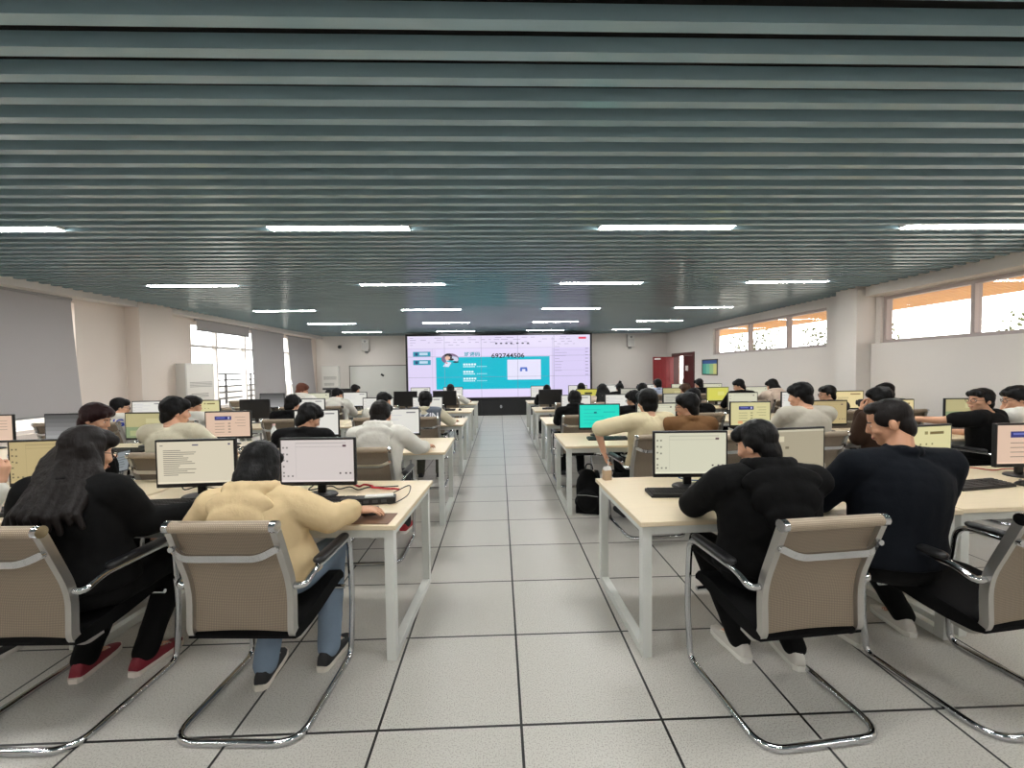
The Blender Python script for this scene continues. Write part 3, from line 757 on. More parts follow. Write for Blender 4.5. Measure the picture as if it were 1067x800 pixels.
def person(label, x, y, htop, face=0., head=(0., .06), hyaw=0., hpitch=10., hroll=0., hair='short', hcol='black', top='jacket', tcol='black', lcol='black', scol=((40,40,42),(200,198,192)),
           L=None, Rr=None, vox=.012, skin='a', glasses=False, wid=1.0, feet=None, sleeve=1.0, ns=0., py=.045, tw=0., facefeat=True, hood_col=None, knees=None, hk=.93, folds=.012, legsv=True, vest=None, text=None, seat=.0):
    root = thing('person', label, 'person', (x, y, 0), face, 'people seated at the computer desks')
    inv = Matrix.Rotation(-face, 3, 'Z')
    def loc(p): return inv @ (V(p)-V((x, y, 0)))
    P = V((0, py, .545+seat)); Hc = V((head[0], head[1], htop-.118*hk))
    HM = Matrix.Translation(Hc) @ Matrix.Rotation(R(hyaw), 4, 'Z') @ Matrix.Rotation(R(-hpitch), 4, 'X') @ Matrix.Rotation(R(hroll), 4, 'Y') @ Matrix.Scale(hk, 4)
    N = HM @ V((0, -.035, -.135)); Nb = V((head[0]*.85, N.y-.030, min(N.z+.02, htop-.222*hk)-ns))
    f = spine(P, Nb)
    Sc = f(.885); a_ = tw*.8
    sx = V((math.cos(a_), math.sin(a_), 0))
    sh = {s: Sc+sx*s*.182*wid+V((0, 0, -.004)) for s in (-1, 1)}
    arms = {}
    for s, spec in ((-1, L), (1, Rr)):
        pole = V((s*.8, -.35, -.75)); hd = None; dn = V((0, 0, -1)); curl = .5
        if spec is None: w = V((s*.11, .46, .765)); hd = V((-s*.15, 1, -.05))
        elif spec == 'lap': w = V((s*.12, .34, .66)); hd = V((-s*.5, .8, -.2)); pole = V((s*.25, -.5, -.85))
        elif spec == 'mouse': w = V((s*.27, .45, .765)); hd = V((0, 1, -.05))
        else:
            w = loc(spec['w']); hd = inv @ V(spec['d']) if 'd' in spec else None; dn = inv @ V(spec.get('n', (0,0,-1))); curl = spec.get('c', .5)
            pole = inv @ V(spec['pole']) if 'pole' in spec else pole
        if isinstance(spec, dict) and 'e' in spec: e = loc(spec['e'])
        else: e, w = ik(sh[s], w, .29, .255, pole)
        if hd is None: hd = (w-e)
        arms[s] = (e, w, hd, dn, curl)
    near = vox < .0095
    # --- one continuous body
    mb = MB()
    torso(mb, P, Nb, -.012, wid*.95, tw=tw)
    mb.cap(Nb+V((0,0,-.05)), HM @ V((0,-.02,-.06)), .060, .052, 14)
    mb.ell((0,-.008,.028), (.077,.095,.090), HM); mb.ell((0,.030,-.045), (.060,.062,.074), HM); mb.ell((0,.058,-.092), (.034,.030,.024), HM)
    mb.ell((0,.045,-.01), (.066,.048,.05), HM)
    mb.cap((0,.088,.012), (0,.104,-.026), .0080, .0115, 10, mx=HM); mb.ell((0,.098,-.030), (.0165,.011,.009), HM)
    mb.ell((0,.086,-.062), (.026,.014,.016), HM)
    for s in (-1, 1):
        mb.ell((s*.083,-.008,-.012), (.012,.019,.031), HM @ Matrix.Translation((0,0,0))); mb.ell((s*.046,.062,-.028), (.022,.024,.020), HM)
        e, w, hd, dn, curl = arms[s]
        mb.cap(sh[s], e, .050, .040, 12); mb.cap(e, w, .041, .027, 12)
        hand(mb, w+(w-e).normalized()*.012, hd, dn, s, curl)
    K = knees or {-1: (-.13,.43), 1: (.13,.43)}; Fe = feet or {-1: (-.13,.33), 1: (.13,.33)}
    leg = {}
    for s in (-1, 1):
        hip = P+V((s*.088,.02,-.01)); kn = V((K[s][0], K[s][1], .525)); an = V((Fe[s][0], Fe[s][1], .10))
        leg[s] = (hip, kn, an)
        if legsv:
            mb.cap(hip, kn, .075, .052, 14); mb.cap(kn, an, .052, .034, 12); mb.cap(an, an+V((s*.01,.11,-.062)), .026, .020, 10)
    body = link('body', remesh(mb, 'body', vox*.55 if vox < .007 else (vox*.75 if vox < .01 else vox*.85), 4 if vox < .01 else 3, mats=[SKIN[skin]]), root)
    # --- top garment
    mg = {'hoodie': .040, 'jacket': .030, 'tee': .028, 'polo': .030, 'shirt': .022}[top]
    mb = MB(); torso(mb, P+V((0,0,.01)), Nb, mg, wid, top=.96, tw=tw); ms = min(mg, .026)
    for s in (-1, 1):
        e, w, hd, dn, curl = arms[s]
        # shoulder cap blends the sleeve into the torso
        inn = Sc+(sh[s]-Sc)*.35
        mb.cap(inn, sh[s], .062+mg*.8, .054+ms, 14)
        if sleeve > .6:
            mb.cap(sh[s], e, .054+ms, .044+ms, 14); mb.cap(e, e+(w-e)*.93, .045+ms, .033+ms*.75, 14)
            if top == 'hoodie':
                q = e+(w-e)*.80; mb.cap(q, e+(w-e)*.9, .041+ms, .036+ms, 12)
        else: mb.cap(sh[s], sh[s]+(e-sh[s])*(.92 if sleeve > .45 else .55), .054+ms, .052+ms, 14)
    Bk = f(.93)
    if top == 'hoodie':
        hb = MB()
        for k in range(11):
            a = PI*1.16*(k/10)-.25; c = Bk+V((.094*math.cos(a), .002-.078*math.sin(a), .050+.018*math.sin(a)))
            hb.ell(c, (.036,.036,.042), nu=10, nv=6)
        hq = .016 if near else 0; hb.ell(Bk+V((0,-.082-hq,.0)), (.158*wid,.040,.075)); hb.ell(Bk+V((0,-.112-hq,-.075)), (.138*wid,.034,.10)); hb.ell(Bk+V((0,-.135-hq,-.150)), (.095*wid,.028,.075)); hb.ell(Bk+V((0,-.145-hq,-.205)), (.05*wid,.024,.045))
        link('hood', remesh(hb, 'hood', max(vox, .008), 9 if near else 3, folds*.8 if near else .004, .07, [CL[tcol]]), root)
    elif top in ('jacket', 'polo', 'shirt'):
        mb.cap(f(.84), f(.955), .085, .062, 14)
        for k in range(12):
            a = 2*PI*k/12; c = f(.955)+V((.062*math.cos(a), .062*math.sin(a)-.004, .030 if top != 'polo' else .034))
            mb.ell(c, (.022,.020,.024), nu=8, nv=6)
    else:
        for k in range(12):
            a = 2*PI*k/12; c = f(.94)+V((.066*math.cos(a), .062*math.sin(a), .008)); mb.ell(c, (.018,.018,.016), nu=8, nv=6)
    nm = {'hoodie': 'hoodie', 'jacket': 'jacket', 'tee': 't_shirt', 'polo': 'polo_shirt', 'shirt': 'shirt'}[top]
    cv = vox*1.1 if vox < .01 else vox
    gar = link(nm, remesh(mb, nm, cv, 11 if near else 3, folds if near else folds*.7, .09, [CL[tcol]]), root)
    if top == 'polo':
        cb = MB(); c0 = f(.95); rings = []
        for z, q in ((-.012,.088),(.030,.068),(.036,.066),(.036,.060),(.020,.060)):
            rings.append([c0+V((q*1.04*math.cos(2*PI*k/24), q*math.sin(2*PI*k/24)+.012, z+.012*max(0, -math.sin(2*PI*k/24)))) for k in range(24)])
        cb.loft(rings, caps=False).build('collar', CL[tcol], root, smooth=50)
    if vest:
        mb = MB(); torso(mb, P+V((0,0,.02)), Nb, mg+.018, wid, top=.94, tw=tw)
        for s in (-1, 1): mb.cap(Sc+(sh[s]-Sc)*.3, sh[s]+(sh[s]-Sc)*-.06, .085, .082, 14)
        gar = link('vest', remesh(mb, 'vest', cv, 3, .006, .09, [CL[vest]]), root)
    if text:
        s_, size, mt = text; tm = text_mesh(s_, size, 'back_print', mt, .003)
        bv = BVHTree.FromPolygons([v.co for v in gar.data.vertices], [tuple(p.vertices) for p in gar.data.polygons])
        zc = f(.80).z; cx_ = f(.80).x
        for v in tm.vertices:
            px_, pz_ = v.co.x+cx_, v.co.y+zc
            h = bv.ray_cast(V((px_, -1, pz_)), V((0, 1, 0)))
            v.co = V((px_, (h[0].y if h[0] else -.15)-.012, pz_))
        link('back_print', tm, root)
    # --- trousers and shoes
    if legsv:
        mb = MB(); mb.ell(P+V((0,0,-.015)), (.178*wid,.140,.085))
        for s in (-1, 1):
            hip, kn, an = leg[s]
            mb.cap(hip, kn, .088, .070, 14); mb.cap(kn, an+(kn-an)*-.04, .068, .056, 14)
        link('trousers', remesh(mb, 'trousers', max(vox*1.2, .009), 5, .008, .08, [CL[lcol]]), root)
        for s in (-1, 1):
            hip, kn, an = leg[s]
            shoe(root, an.x, an.y, s, scol)
    # --- hair
    mb = MB(); g = {'crop': .0, 'short': .006, 'fluffy': .013, 'bob': .010, 'long': .010, 'bun': .004, 'beanie': .012}[hair]
    if hair == 'crop':
        mb.ell((0,-.020,.042), (.080,.094,.085), HM); mb.ell((0,-.056,-.022), (.072,.048,.082), HM); mb.ell((0,.03,.088), (.064,.056,.035), HM)
        for s in (-1, 1): mb.ell((s*.062,.005,.03), (.020,.055,.048), HM)
    else:
        mb.ell((0,-.026,.044), (.082+g,.092+g,.086+g), HM); mb.ell((0,-.058,-.032), (.072+g*.8,.046+g*.6,.090), HM)
        mb.ell((0,.032,.075+g*.5), (.068+g*.8,.058+g*.3,.046), HM); mb.ell((0,.046,.064), (.062,.044,.038), HM)
        for s in (-1, 1): mb.ell((s*.070,-.026,.018), (.020+g,.052,.055), HM); mb.ell((s*.056,.058,.066), (.024+g*.5,.03,.034), HM)
        if hair == 'fluffy':
            q = random.Random(int(x*100))
            for k in range(14):
                a = q.random()*2*PI; b = q.random()*1.1
                mb.ell((.078*math.cos(a)*math.cos(b), -.02+.084*math.sin(a)*math.cos(b), .052+.076*math.sin(b)), (.024,.028,.024), HM, 8, 6)
        if hair in ('bob', 'long'):
            mb.ell((0,-.050,-.02), (.094,.070,.125), HM)
            mb.ell((0,-.075,-.075), (.092,.050,.105), HM)
            for s in (-1, 1): mb.ell((s*.082,-.018,-.07), (.024,.056,.105), HM)
        if hair == 'long':
            top_ = HM @ V((0,-.070,-.05)); n_ = 8
            for q in range(-4, 5):
                pts = []
                for k in range(n_+1):
                    t = k/n_; sp = f(.94-(.27+.07*((q*7) % 3)/2)*t); wd = .028+.010*t
                    p = V((sp.x+q*wd, sp.y-(.085+.085*min(1, t*1.6))+abs(q)*.010*(1 if t < .5 else .8), sp.z))
                    pts.append(p)
                pts = [HM @ V((q*.019,-.085+abs(q)*.008,.02)), top_+V((q*.024, -.02+abs(q)*.008, 0))]+pts
                for k in range(len(pts)-1): mb.cap(pts[k], pts[k+1], .034-.0024*k, .034-.0024*(k+1), 10, k=3)
            for s in (-1, 1):
                a0 = HM @ V((s*.080,-.02,-.05)); a1 = sh[s]+V((-s*.070,.0,.075)); a2 = sh[s]+V((-s*.05,-.10,-.12))
                mb.cap(a0, a1, .036, .032, 10); mb.cap(a1, a2, .032, .016, 10)
        if hair == 'bun': mb.ell((0,-.06,.135), (.042,.042,.040), HM); mb.ell((0,-.03,.17), (.014,.014,.022), HM)
    ho = link('hair', remesh(mb, 'hair', max(vox*.8, .006) if near else vox*.8, 3, (.006 if near else .008) if hair != 'crop' else .002, .03, [HAIR[hcol]]), root)
    # --- face
    if facefeat:
        for s in (-1, 1):
            m2 = HM @ Matrix.Translation((s*.031, .0715, .002))
            eo = MB().ell((0,0,0), (.0145,.012,.0085), m2, 10, 6).build('eye', EYEW, root, smooth=80)
            MB().ell((0,.0085,0), (.0060,.005,.0062), m2, 8, 6).build('iris', IRIS, eo, smooth=80)
            MB().cap((s*.016,.0865,.022), (s*.046,.0745,.022), .0042, .003, 6, mx=HM).build('eyebrow', HAIR[hcol], root, smooth=60)
        MB().cap((-.021,.0925,-.063), (.021,.0925,-.063), .0058, .0058, 8, mx=HM).build('lips', LIP, root, smooth=60)
    if glasses:
        mb = MB()
        for s in (-1, 1):
            mb.tube([HM @ V((s*(.034+.024*math.cos(a*PI/8)), .103-.012*(1+math.cos(a*PI/8))*.4, .000+.019*math.sin(a*PI/8))) for a in range(17)], .0022, 6)
            mb.tube([HM @ V((s*.058,.094,.004)), HM @ V((s*.080,.06,.006)), HM @ V((s*.083,-.012,.004))], .0022, 6)
        mb.tube([HM @ V((-.010,.103,.003)), HM @ V((.010,.103,.003))], .002, 6)
        mb.build('glasses', mat('glasses_frame', (52, 34, 34), .3), root, smooth=60)
    return root

_shoe = {}
def shoe(root, ax, ay, s, scol):
    if scol not in _shoe:
        up = MB(); rings = []
        for yy, w, h in ((-.075,.026,.060),(-.06,.034,.085),(-.02,.037,.098),(.03,.039,.085),(.08,.043,.060),(.13,.044,.046),(.17,.036,.038),(.192,.018,.028)):
            rings.append([(w*math.copysign(abs(math.cos(a))**.7, math.cos(a)), yy, .022+max(0, (h-.022)*math.sin(a))) for a in [PI*k/10 for k in range(11)]])
        up.loft(rings)
        so = MB(); rings = []
        for z, k in ((0,.96),(.004,1.0),(.024,1.0),(.026,.97)):
            rings.append([(k*w, yy, z) for yy, w in ((-.085,.018),(-.07,.034),(-.02,.038),(.03,.039),(.08,.045),(.13,.047),(.17,.039),(.198,.018))]+[(-k*w, yy, z) for yy, w in ((.198,.018),(.17,.039),(.13,.047),(.08,.045),(.03,.039),(-.02,.038),(-.07,.034),(-.085,.018))])
        so.loft(rings)
        la = MB()
        for k in range(5): la.box(-.022, .022, .035+k*.018, .043+k*.018, .080-k*.008, .084-k*.008)
        _shoe[scol] = (up.mesh('shoe', mat('shoe_%d_%d_%d' % scol[0], scol[0], .6, bump=.1, bscale=200), 50), so.mesh('sole', mat('sole_%d_%d_%d' % scol[1], scol[1], .7), 40), la.mesh('laces', mat('sole_%d_%d_%d' % scol[1], scol[1], .7)))
    a, b, c = _shoe[scol]
    o = link('shoe', a, root); o.location = (ax, ay, 0); o.rotation_euler = (0, 0, -s*.12)
    link('sole', b, o); link('laces', c, o)

# ------------------------------------------------------------------ people in their seats
PEOPLE = True
NEAR = .007; MID = .009; FAR = .012
def W(x, y, z, d=None, **k):
    r = dict(w=(x, y, z), **k)
    if d: r['d'] = d
    return r
red = ((122, 24, 40), (220, 210, 200)); white_s = ((206, 202, 194), (226, 224, 216)); blk_s = ((26, 26, 28), (30, 30, 30)); bw_s = ((26, 26, 28), (214, 208, 196)); redw = ((170, 22, 40), (224, 220, 214)); gry_s = ((150, 146, 140), (214, 208, 200))
if PEOPLE:
    person('person in white at the left edge, only a raised hand and sleeve in view', -2.84, 1.84, 1.25, top='jacket', tcol='white', lcol='jeans', vox=NEAR, Rr=W(-2.452, 2.08, .96, (.1,.1,1), n=(-1,.2,0), c=.8, e=(-2.54, 2.03, .74)), L=W(-3.2, 2.2, .765), facefeat=False)
    person('long-haired person in black jacket and glasses seated nearest the camera on the left', -1.86, 1.88, 1.242, head=(-.09, .14), hyaw=-18, hpitch=16, hair='long', hcol='soft', top='jacket', tcol='black', lcol='black', scol=red, vox=NEAR, wid=.94, glasses=True,
           Rr=W(-1.54, 2.20, .79, (.9,.4,-.05), e=(-1.72, 2.04, .79)), L=W(-2.15, 2.24, .77), feet={-1: (-.24,.24), 1: (.03,.27)}, knees={-1: (-.17,.40), 1: (.10,.42)})
    person('person with black bobbed hair in cream hoodie seated at left front desk', -1.06, 1.87, 1.14, head=(-.13, .22), py=.10, hyaw=5, hpitch=30, hair='bob', top='hoodie', tcol='cream', lcol='jeans', scol=bw_s, vox=NEAR, wid=.98,
           Rr=W(-.775, 2.165, .778, (.95,.25,-.04), e=(-.82, 2.0, .80), c=.35), L=W(-1.40, 2.24, .775, (-.3,.9,0)), feet={-1: (-.10,.16), 1: (.16,.27)})
    person('person in black hoodie seated alone nearest the aisle at the right front desk', 1.25, 1.83, 1.222, head=(.01, .17), py=.08, hyaw=30, hpitch=20, hair='short', hcol='black', top='hoodie', tcol='black', lcol='black', scol=white_s, vox=NEAR, wid=1.2,
           L=W(1.15, 2.28, .79, (.7,.6,0), e=(.985, 2.08, .80)), Rr=W(1.40, 2.32, .79, (-.3,.9,0), e=(1.53, 2.06, .83)), feet={-1: (-.02,.27), 1: (.22,.20)})
    person('crop-haired person in dark navy polo shirt looking down left, right front desk', 1.90, 1.87, 1.318, head=(.07, .17), py=.07, ns=.035, hyaw=50, hpitch=20, hair='crop', hcol='soft', top='polo', tcol='navy', lcol='black', scol=white_s, vox=NEAR, wid=1.25, folds=.008,
           L=W(1.88, 2.34, .79, (.35,.9,-.1), e=(1.655, 2.10, .80), c=.35), Rr='lap', feet={-1: (.0,.30), 1: (.36,.38)}, skin='b')
    # second row, left
    person('person with dark reddish hair in black jacket holding a phone, second left row', -3.32, 3.36, 1.255, face=R(-25), head=(.05, .10), hyaw=-50, hpitch=22, hair='fluffy', hcol='red', top='jacket', tcol='black', vox=MID,
           Rr=W(-3.17, 3.47, .80, (.8,.3,.3), n=(0,-.3,-.9), c=.7), L=W(-3.42, 3.72, .78))
    person('dark-haired person in ivory t-shirt behind the document monitor, left side', -2.62, 3.42, 1.295, head=(-.04, .08), hyaw=-42, hpitch=10, hair='fluffy', top='tee', tcol='ivory', lcol='dkgrey', vox=MID, sleeve=.5)
    person('hunched person in black jacket with black hair, second left row beside white hoodie', -1.72, 3.52, 1.21, head=(.06, .16), hyaw=-48, hpitch=30, hair='fluffy', top='jacket', tcol='black', vox=MID)
    person('person in white hoodie and red shoes, aisle seat of the second left row', -1.03, 3.47, 1.24, head=(.03, .07), hyaw=-8, hpitch=12, hair='short', hcol='soft', top='hoodie', tcol='white', lcol='dkgrey', scol=redw, vox=MID,
           Rr=W(-.72, 3.98, .775, (.3,.9,0), e=(-.74, 3.72, .82)), feet={-1: (-.12,.34), 1: (.13,.42)})
    # second row, right
    person('person in pale yellow t-shirt leaning with left arm out, aisle seat, second right row', 1.37, 3.82, 1.29, head=(.0, .0), hyaw=8, hpitch=6, hair='fluffy', top='tee', tcol='tee', lcol='black', scol=blk_s, vox=MID, sleeve=.5, tw=.25,
           L=W(.955, 3.80, .735, (.25,.15,-.9), e=(.90, 3.80, .94), n=(.9,0,-.3), c=.6), feet={-1: (-.12,.36), 1: (.13,.3)})
    person('person in glasses and brown jacket facing left, second right row', 1.74, 3.70, 1.25, head=(-.03, .05), hyaw=58, hpitch=8, hair='fluffy', top='jacket', tcol='brown', vox=MID, glasses=True)
    person('dark-haired person in pale grey top beside the banner monitor, second right row', 2.86, 3.74, 1.325, head=(-.04, .08), hyaw=40, hpitch=14, hair='fluffy', top='tee', tcol='greyc', lcol='dkgrey', vox=MID, sleeve=1.0, wid=1.08)
    person('person in dark brown jacket raising a small camera to the face, second right row', 3.64, 3.80, 1.27, head=(-.02, .06), hyaw=35, hpitch=8, hair='fluffy', top='jacket', tcol='dkbrown', vox=MID,
           L=W(3.50, 3.92, 1.04, (.15,.1,.9), e=(3.42, 3.86, .80), n=(.6,-.4,0), c=.9))
    person('person in glasses and black t-shirt reaching an arm far left, right side', 4.84, 3.92, 1.245, head=(-.10, .05), hyaw=72, hpitch=0, hroll=0, hair='short', top='tee', tcol='black', lcol='black', vox=MID, sleeve=.4, glasses=True, face=R(12), tw=.15,
           L=W(4.18, 4.06, .95, (-1,.1,-.05), e=(4.42, 4.04, .93)))
    person('person in white with hand at chin, cut off by the right edge', 5.32, 3.92, 1.25, head=(-.16, .08), hyaw=62, hpitch=14, hair='fluffy', top='shirt', tcol='white', vox=MID, glasses=True,
           L=W(5.08, 4.06, .97, (.2,.05,.9), e=(5.02, 4.10, .76), n=(.6,-.6,0), c=1.1))
    # third row, left
    KB = mat('print_blue', (62, 84, 190), .7); KW = mat('print_white', (226, 228, 232), .7)
    person('person in off-white jacket with blue back lettering, far left of third row', -4.86, 5.42, 1.19, hyaw=-45, hpitch=14, hair='short', top='jacket', tcol='white', glasses=True, text=('KANG', .125, KB))
    person('dark-haired person in white facing right behind the ivory t-shirt person', -3.92, 5.38, 1.20, hyaw=-60, hpitch=16, hair='fluffy', hcol='soft', top='jacket', tcol='white')
    person('person in black with round black hair before the switched-off monitor, left side', -2.72, 5.5, 1.19, hyaw=-15, hpitch=18, hair='fluffy', top='jacket', tcol='black')
    person('person in white shirt facing right behind the white hoodie person', -1.60, 5.5, 1.21, head=(.06, .1), hyaw=-55, hpitch=16, hair='short', top='shirt', tcol='white')
    person('person in grey lettered vest over pale sleeves, aisle seat of third left row', -.98, 5.48, 1.21, hyaw=0, hpitch=14, hair='fluffy', top='shirt', tcol='ivory', lcol='camo', vest='greyv', text=('WAKIN', .115, KW), Rr=W(-.66, 5.93, .78, (.2,.9,0), e=(-.68, 5.68, .80)))
    # third row, right
    person('person in black hoodie behind the turquoise screen, third right row', 1.0, 5.46, 1.19, hyaw=0, hpitch=16, hair='fluffy', top='hoodie', tcol='black', wid=1.05)
    person('person in glasses and black top just left of the yellow t-shirt person', 1.78, 5.42, 1.185, hyaw=45, hpitch=14, hair='fluffy', top='jacket', tcol='black', glasses=True)
    person('black-haired person directly behind the person in the brown jacket, third right row', 2.60, 5.45, 1.20, hyaw=15, hpitch=12, hair='fluffy', top='jacket', tcol='black')
    person('person in glasses facing left behind the pale grey top person', 4.42, 5.42, 1.22, hyaw=68, hpitch=8, hair='short', top='jacket', tcol='dkgrey', glasses=True)
    person('black-haired person behind the one with the camera, third right row', 5.22, 5.42, 1.235, hyaw=15, hpitch=10, hair='fluffy', top='jacket', tcol='black')
    # fourth row
    person('person with reddish hair in white hooded top near the far left blinds', -3.44, 7.32, 1.29, hyaw=-70, hpitch=22, hair='fluffy', hcol='ginger', top='hoodie', tcol='white')
    person('person in white hoodie facing right in front of the corner air conditioner', -2.84, 7.32, 1.20, hyaw=-65, hpitch=18, hair='short', top='hoodie', tcol='white')
    person('person with long dark hair and pale clothes behind the turquoise screen', 1.83, 7.3, 1.21, hyaw=5, hpitch=12, hair='long', top='shirt', tcol='pinkc', hk=.93)
    person('black-haired person hidden behind the yellow t-shirt person, fourth right row', 2.55, 7.3, 1.21, hyaw=10, hpitch=12, hair='fluffy', top='jacket', tcol='black')
    person('brown-haired person behind the brown jacket person, fourth right row', 3.33, 7.3, 1.20, hyaw=10, hpitch=12, hair='short', hcol='brown', top='jacket', tcol='black')
    person('person in black facing left in front of the notice poster', 4.36, 7.3, 1.26, head=(-.04, .08), hyaw=60, hpitch=24, hair='short', top='jacket', tcol='black')
    person('person with long black hair in pale pink hooded top, fourth right row', 4.92, 7.3, 1.25, hyaw=30, hpitch=24, hair='bob', top='hoodie', tcol='pinkc')
    # fifth row
    person('dark-haired person in front of the whiteboard, fifth left row', -3.15, 9.15, 1.205, hyaw=-30, hpitch=12, hair='short', hcol='soft', top='jacket', tcol='dkgrey')
    person('low dark head beside the white hoodie, fifth left row near the corner', -3.72, 9.15, 1.10, hyaw=0, hpitch=25, hair='short', top='jacket', tcol='black')
    person('person in white with a black strap in front of the video wall left part', -1.08, 9.2, 1.18, hyaw=0, hpitch=24, hair='short', top='shirt', tcol='white', Rr=W(-.72, 9.62, .78, (.2,.9,0)))
    person('person behind the switched-off monitor, right of the aisle, farthest row', 1.06, 9.2, 1.135, hyaw=0, hpitch=18, hair='short', top='jacket', tcol='black')
    person('person with round black hair in front of the video wall right edge', 1.83, 9.2, 1.155, hyaw=0, hpitch=14, hair='fluffy', top='jacket', tcol='black')
    person('person in black with hair tied in a bun, front wall right of video wall', 2.70, 9.2, 1.16, hyaw=0, hpitch=10, hair='bun', top='jacket', tcol='black')
    person('person in pale blue shirt in front of the red door', 3.56, 9.2, 1.235, hyaw=5, hpitch=8, hair='short', top='shirt', tcol='blue')
    person('person in black in front of the dark door leaf, farthest right row', 4.5, 9.2, 1.225, hyaw=25, hpitch=12, hair='short', top='jacket', tcol='black')

# ------------------------------------------------------------------ desks, chairs, equipment
NEARL = {2: 3.97, 3: 5.95, 4: 7.76, 5: 9.58}; NEARR = {2: 4.15, 3: 5.88, 4: 7.70, 5: 9.60}
ROWN = {1: 'nearest row', 2: 'second row', 3: 'middle row', 4: 'fourth row', 5: 'farthest row'}
DN = ['beside the aisle', 'in the middle', 'by the wall']
SN = ['aisle seat', 'second seat', 'third seat', 'fourth seat', 'fifth seat', 'wall seat']
SXL = [-1.12, -1.95, -2.92, -3.76, -4.62, -5.43]; SXR = [1.18, 1.86, 2.86, 3.78, 4.62, 5.42]
desk0 = None
def put_desk(side, r, k, x, y, rz):
    global desk0
    lb = 'maple-topped white steel computer desk %s, %s %s of the aisle' % (DN[k], ROWN[r], side)
    if desk0 is None:
        desk0 = make_desk(lb); desk0['group'] = 'computer desks in rows'; desk0.location = (x, y, 0); desk0.rotation_euler = (0, 0, rz)
    else: dup(desk0, (x, y, 0), rz, lb)
put_desk('left', 1, 0, -1.412, 2.148, R(-3.5)); put_desk('left', 1, 1, -3.18, 2.30, R(-2))
put_desk('right', 1, 0, 1.582, 2.085, R(2)); put_desk('right', 1, 1, 3.36, 2.165, R(2))
for r in (2, 3, 4, 5):
    for k in range(3):
        put_desk('left', r, k, -.525-.88-1.775*k, NEARL[r], 0); put_desk('right', r, k, .655+.88+1.775*k, NEARR[r], 0)
chair0 = None
def put_chair(lb, x, y, rz):
    global chair0
    if chair0 is None:
        chair0 = make_chair(lb); chair0['group'] = 'mesh-backed meeting chairs'; chair0.location = (x, y, 0); chair0.rotation_euler = (0, 0, rz)
    else: dup(chair0, (x, y, 0), rz, lb)
cl = lambda side, r, k, x='': 'taupe mesh chrome chair%s, %s, %s %s of the aisle' % (x, SN[k], ROWN[r], side)
put_chair(cl('left', 1, 1), -1.97, 1.92, R(-2)); put_chair(cl('left', 1, 0), -1.075, 1.92, R(-3))
put_chair(cl('right', 1, 0), 1.24, 1.81, R(5)); put_chair(cl('right', 1, 1), 2.17, 1.82, R(7)); put_chair(cl('left', 1, 2), -2.95, 1.88, 0)
put_chair(cl('left', 2, 0), -1.05, 3.46, 0); put_chair(cl('left', 2, 1), -1.74, 3.5, R(-8)); put_chair(cl('left', 2, 2), -2.50, 3.40, R(-4)); put_chair(cl('left', 2, 3), -3.34, 3.38, R(-25))
put_chair(cl('right', 2, 0), 1.36, 3.82, R(4)); put_chair(cl('right', 2, 1), 1.96, 3.72, R(10)); put_chair(cl('right', 2, 2), 2.80, 3.80, R(6)); put_chair(cl('right', 2, 3), 3.64, 3.80, R(5)); put_chair(cl('right', 2, 4), 4.84, 3.92, R(14)); put_chair(cl('right', 2, 5), 5.5, 3.92, R(8))
rj = random.Random(11)
PX = {('left', 3): [-.98, -1.62, -2.74, -3.94, -4.88, None], ('right', 3): [1.0, 1.8, 2.62, None, 4.44, 5.26], ('left', 4): [None, None, -2.86, -3.48, None, None], ('right', 4): [None, 1.85, 2.57, 3.35, 4.38, 4.96],
      ('left', 5): [-1.08, None, -3.17, -3.76, None, None], ('right', 5): [1.08, 1.85, 2.72, 3.58, 4.52, None]}
for (side, r), xs in PX.items():
    for k, px_ in enumerate(xs):
        near = (NEARL if side == 'left' else NEARR)[r]
        x = px_ if px_ is not None else (SXL if side == 'left' else SXR)[k]
        put_chair(cl(side, r, k, '' if px_ is not None else ' left empty'), x, near-(.40 if px_ is not None else .36+.1*rj.random())-(.04 if r == 3 else 0), R(rj.uniform(-7, 7)) if px_ is None else R(rj.uniform(-3, 3)))

KD = {'doc': 'a document page', 'desk': 'a pale desktop with icons', 'beige': 'a beige desktop with icons', 'tan': 'a tan desktop', 'yellow': 'a yellow page', 'lime': 'a lime green page', 'pink': 'a pink page with blue banner', 'banner': 'a cream page with blue banner',
      'cream': 'a cream page with icon rows', 'cyan': 'a turquoise page', 'white': 'a white page', 'warm': 'a warm orange-white page', 'grey': 'a grey page', 'dim': 'a dim grey reflection', 'mint': 'a green-tinted page', 'sheet': 'a grey sheet', 'off': 'a black blank screen'}
mon0 = make_monitor(); kb0 = make_keyboard(); ms0 = make_mouse()
first = {'m': True, 'k': True, 's': True}
def put(o0, key, loc, rz, lb, group, skip=()):
    if first[key]:
        first[key] = False; o0.location = loc; o0.rotation_euler = (0, 0, rz); o0['label'] = lb; o0['group'] = group; return o0
    return dup(o0, loc, rz, lb, group, skip)
def place(side, r, k, x, y, kind, rz=0., kb=True, kbx=None, kby=None, mouse=True, dz=0.):
    t = put(mon0, 'm', (x, y, DH), rz, 'monitor showing %s, %s, %s %s of aisle' % (KD[kind], SN[k], ROWN[r], side), 'monitors on the desks')
    for c in t.children:
        if c.name.startswith('display'): c.data = disp(kind)
    near = y-.62
    if kb:
        kx = kbx if kbx is not None else x+.02; ky = kby if kby is not None else y-.27
        put(kb0, 'k', (kx, ky, DH), rz, 'black keyboard, %s, %s %s of the aisle' % (SN[k], ROWN[r], side), 'keyboards on the desks')
        if mouse: put(ms0, 's', (kx+.31, ky-.02, DH), rz, 'black mouse, %s, %s %s of the aisle' % (SN[k], ROWN[r], side), 'mice on the desks')
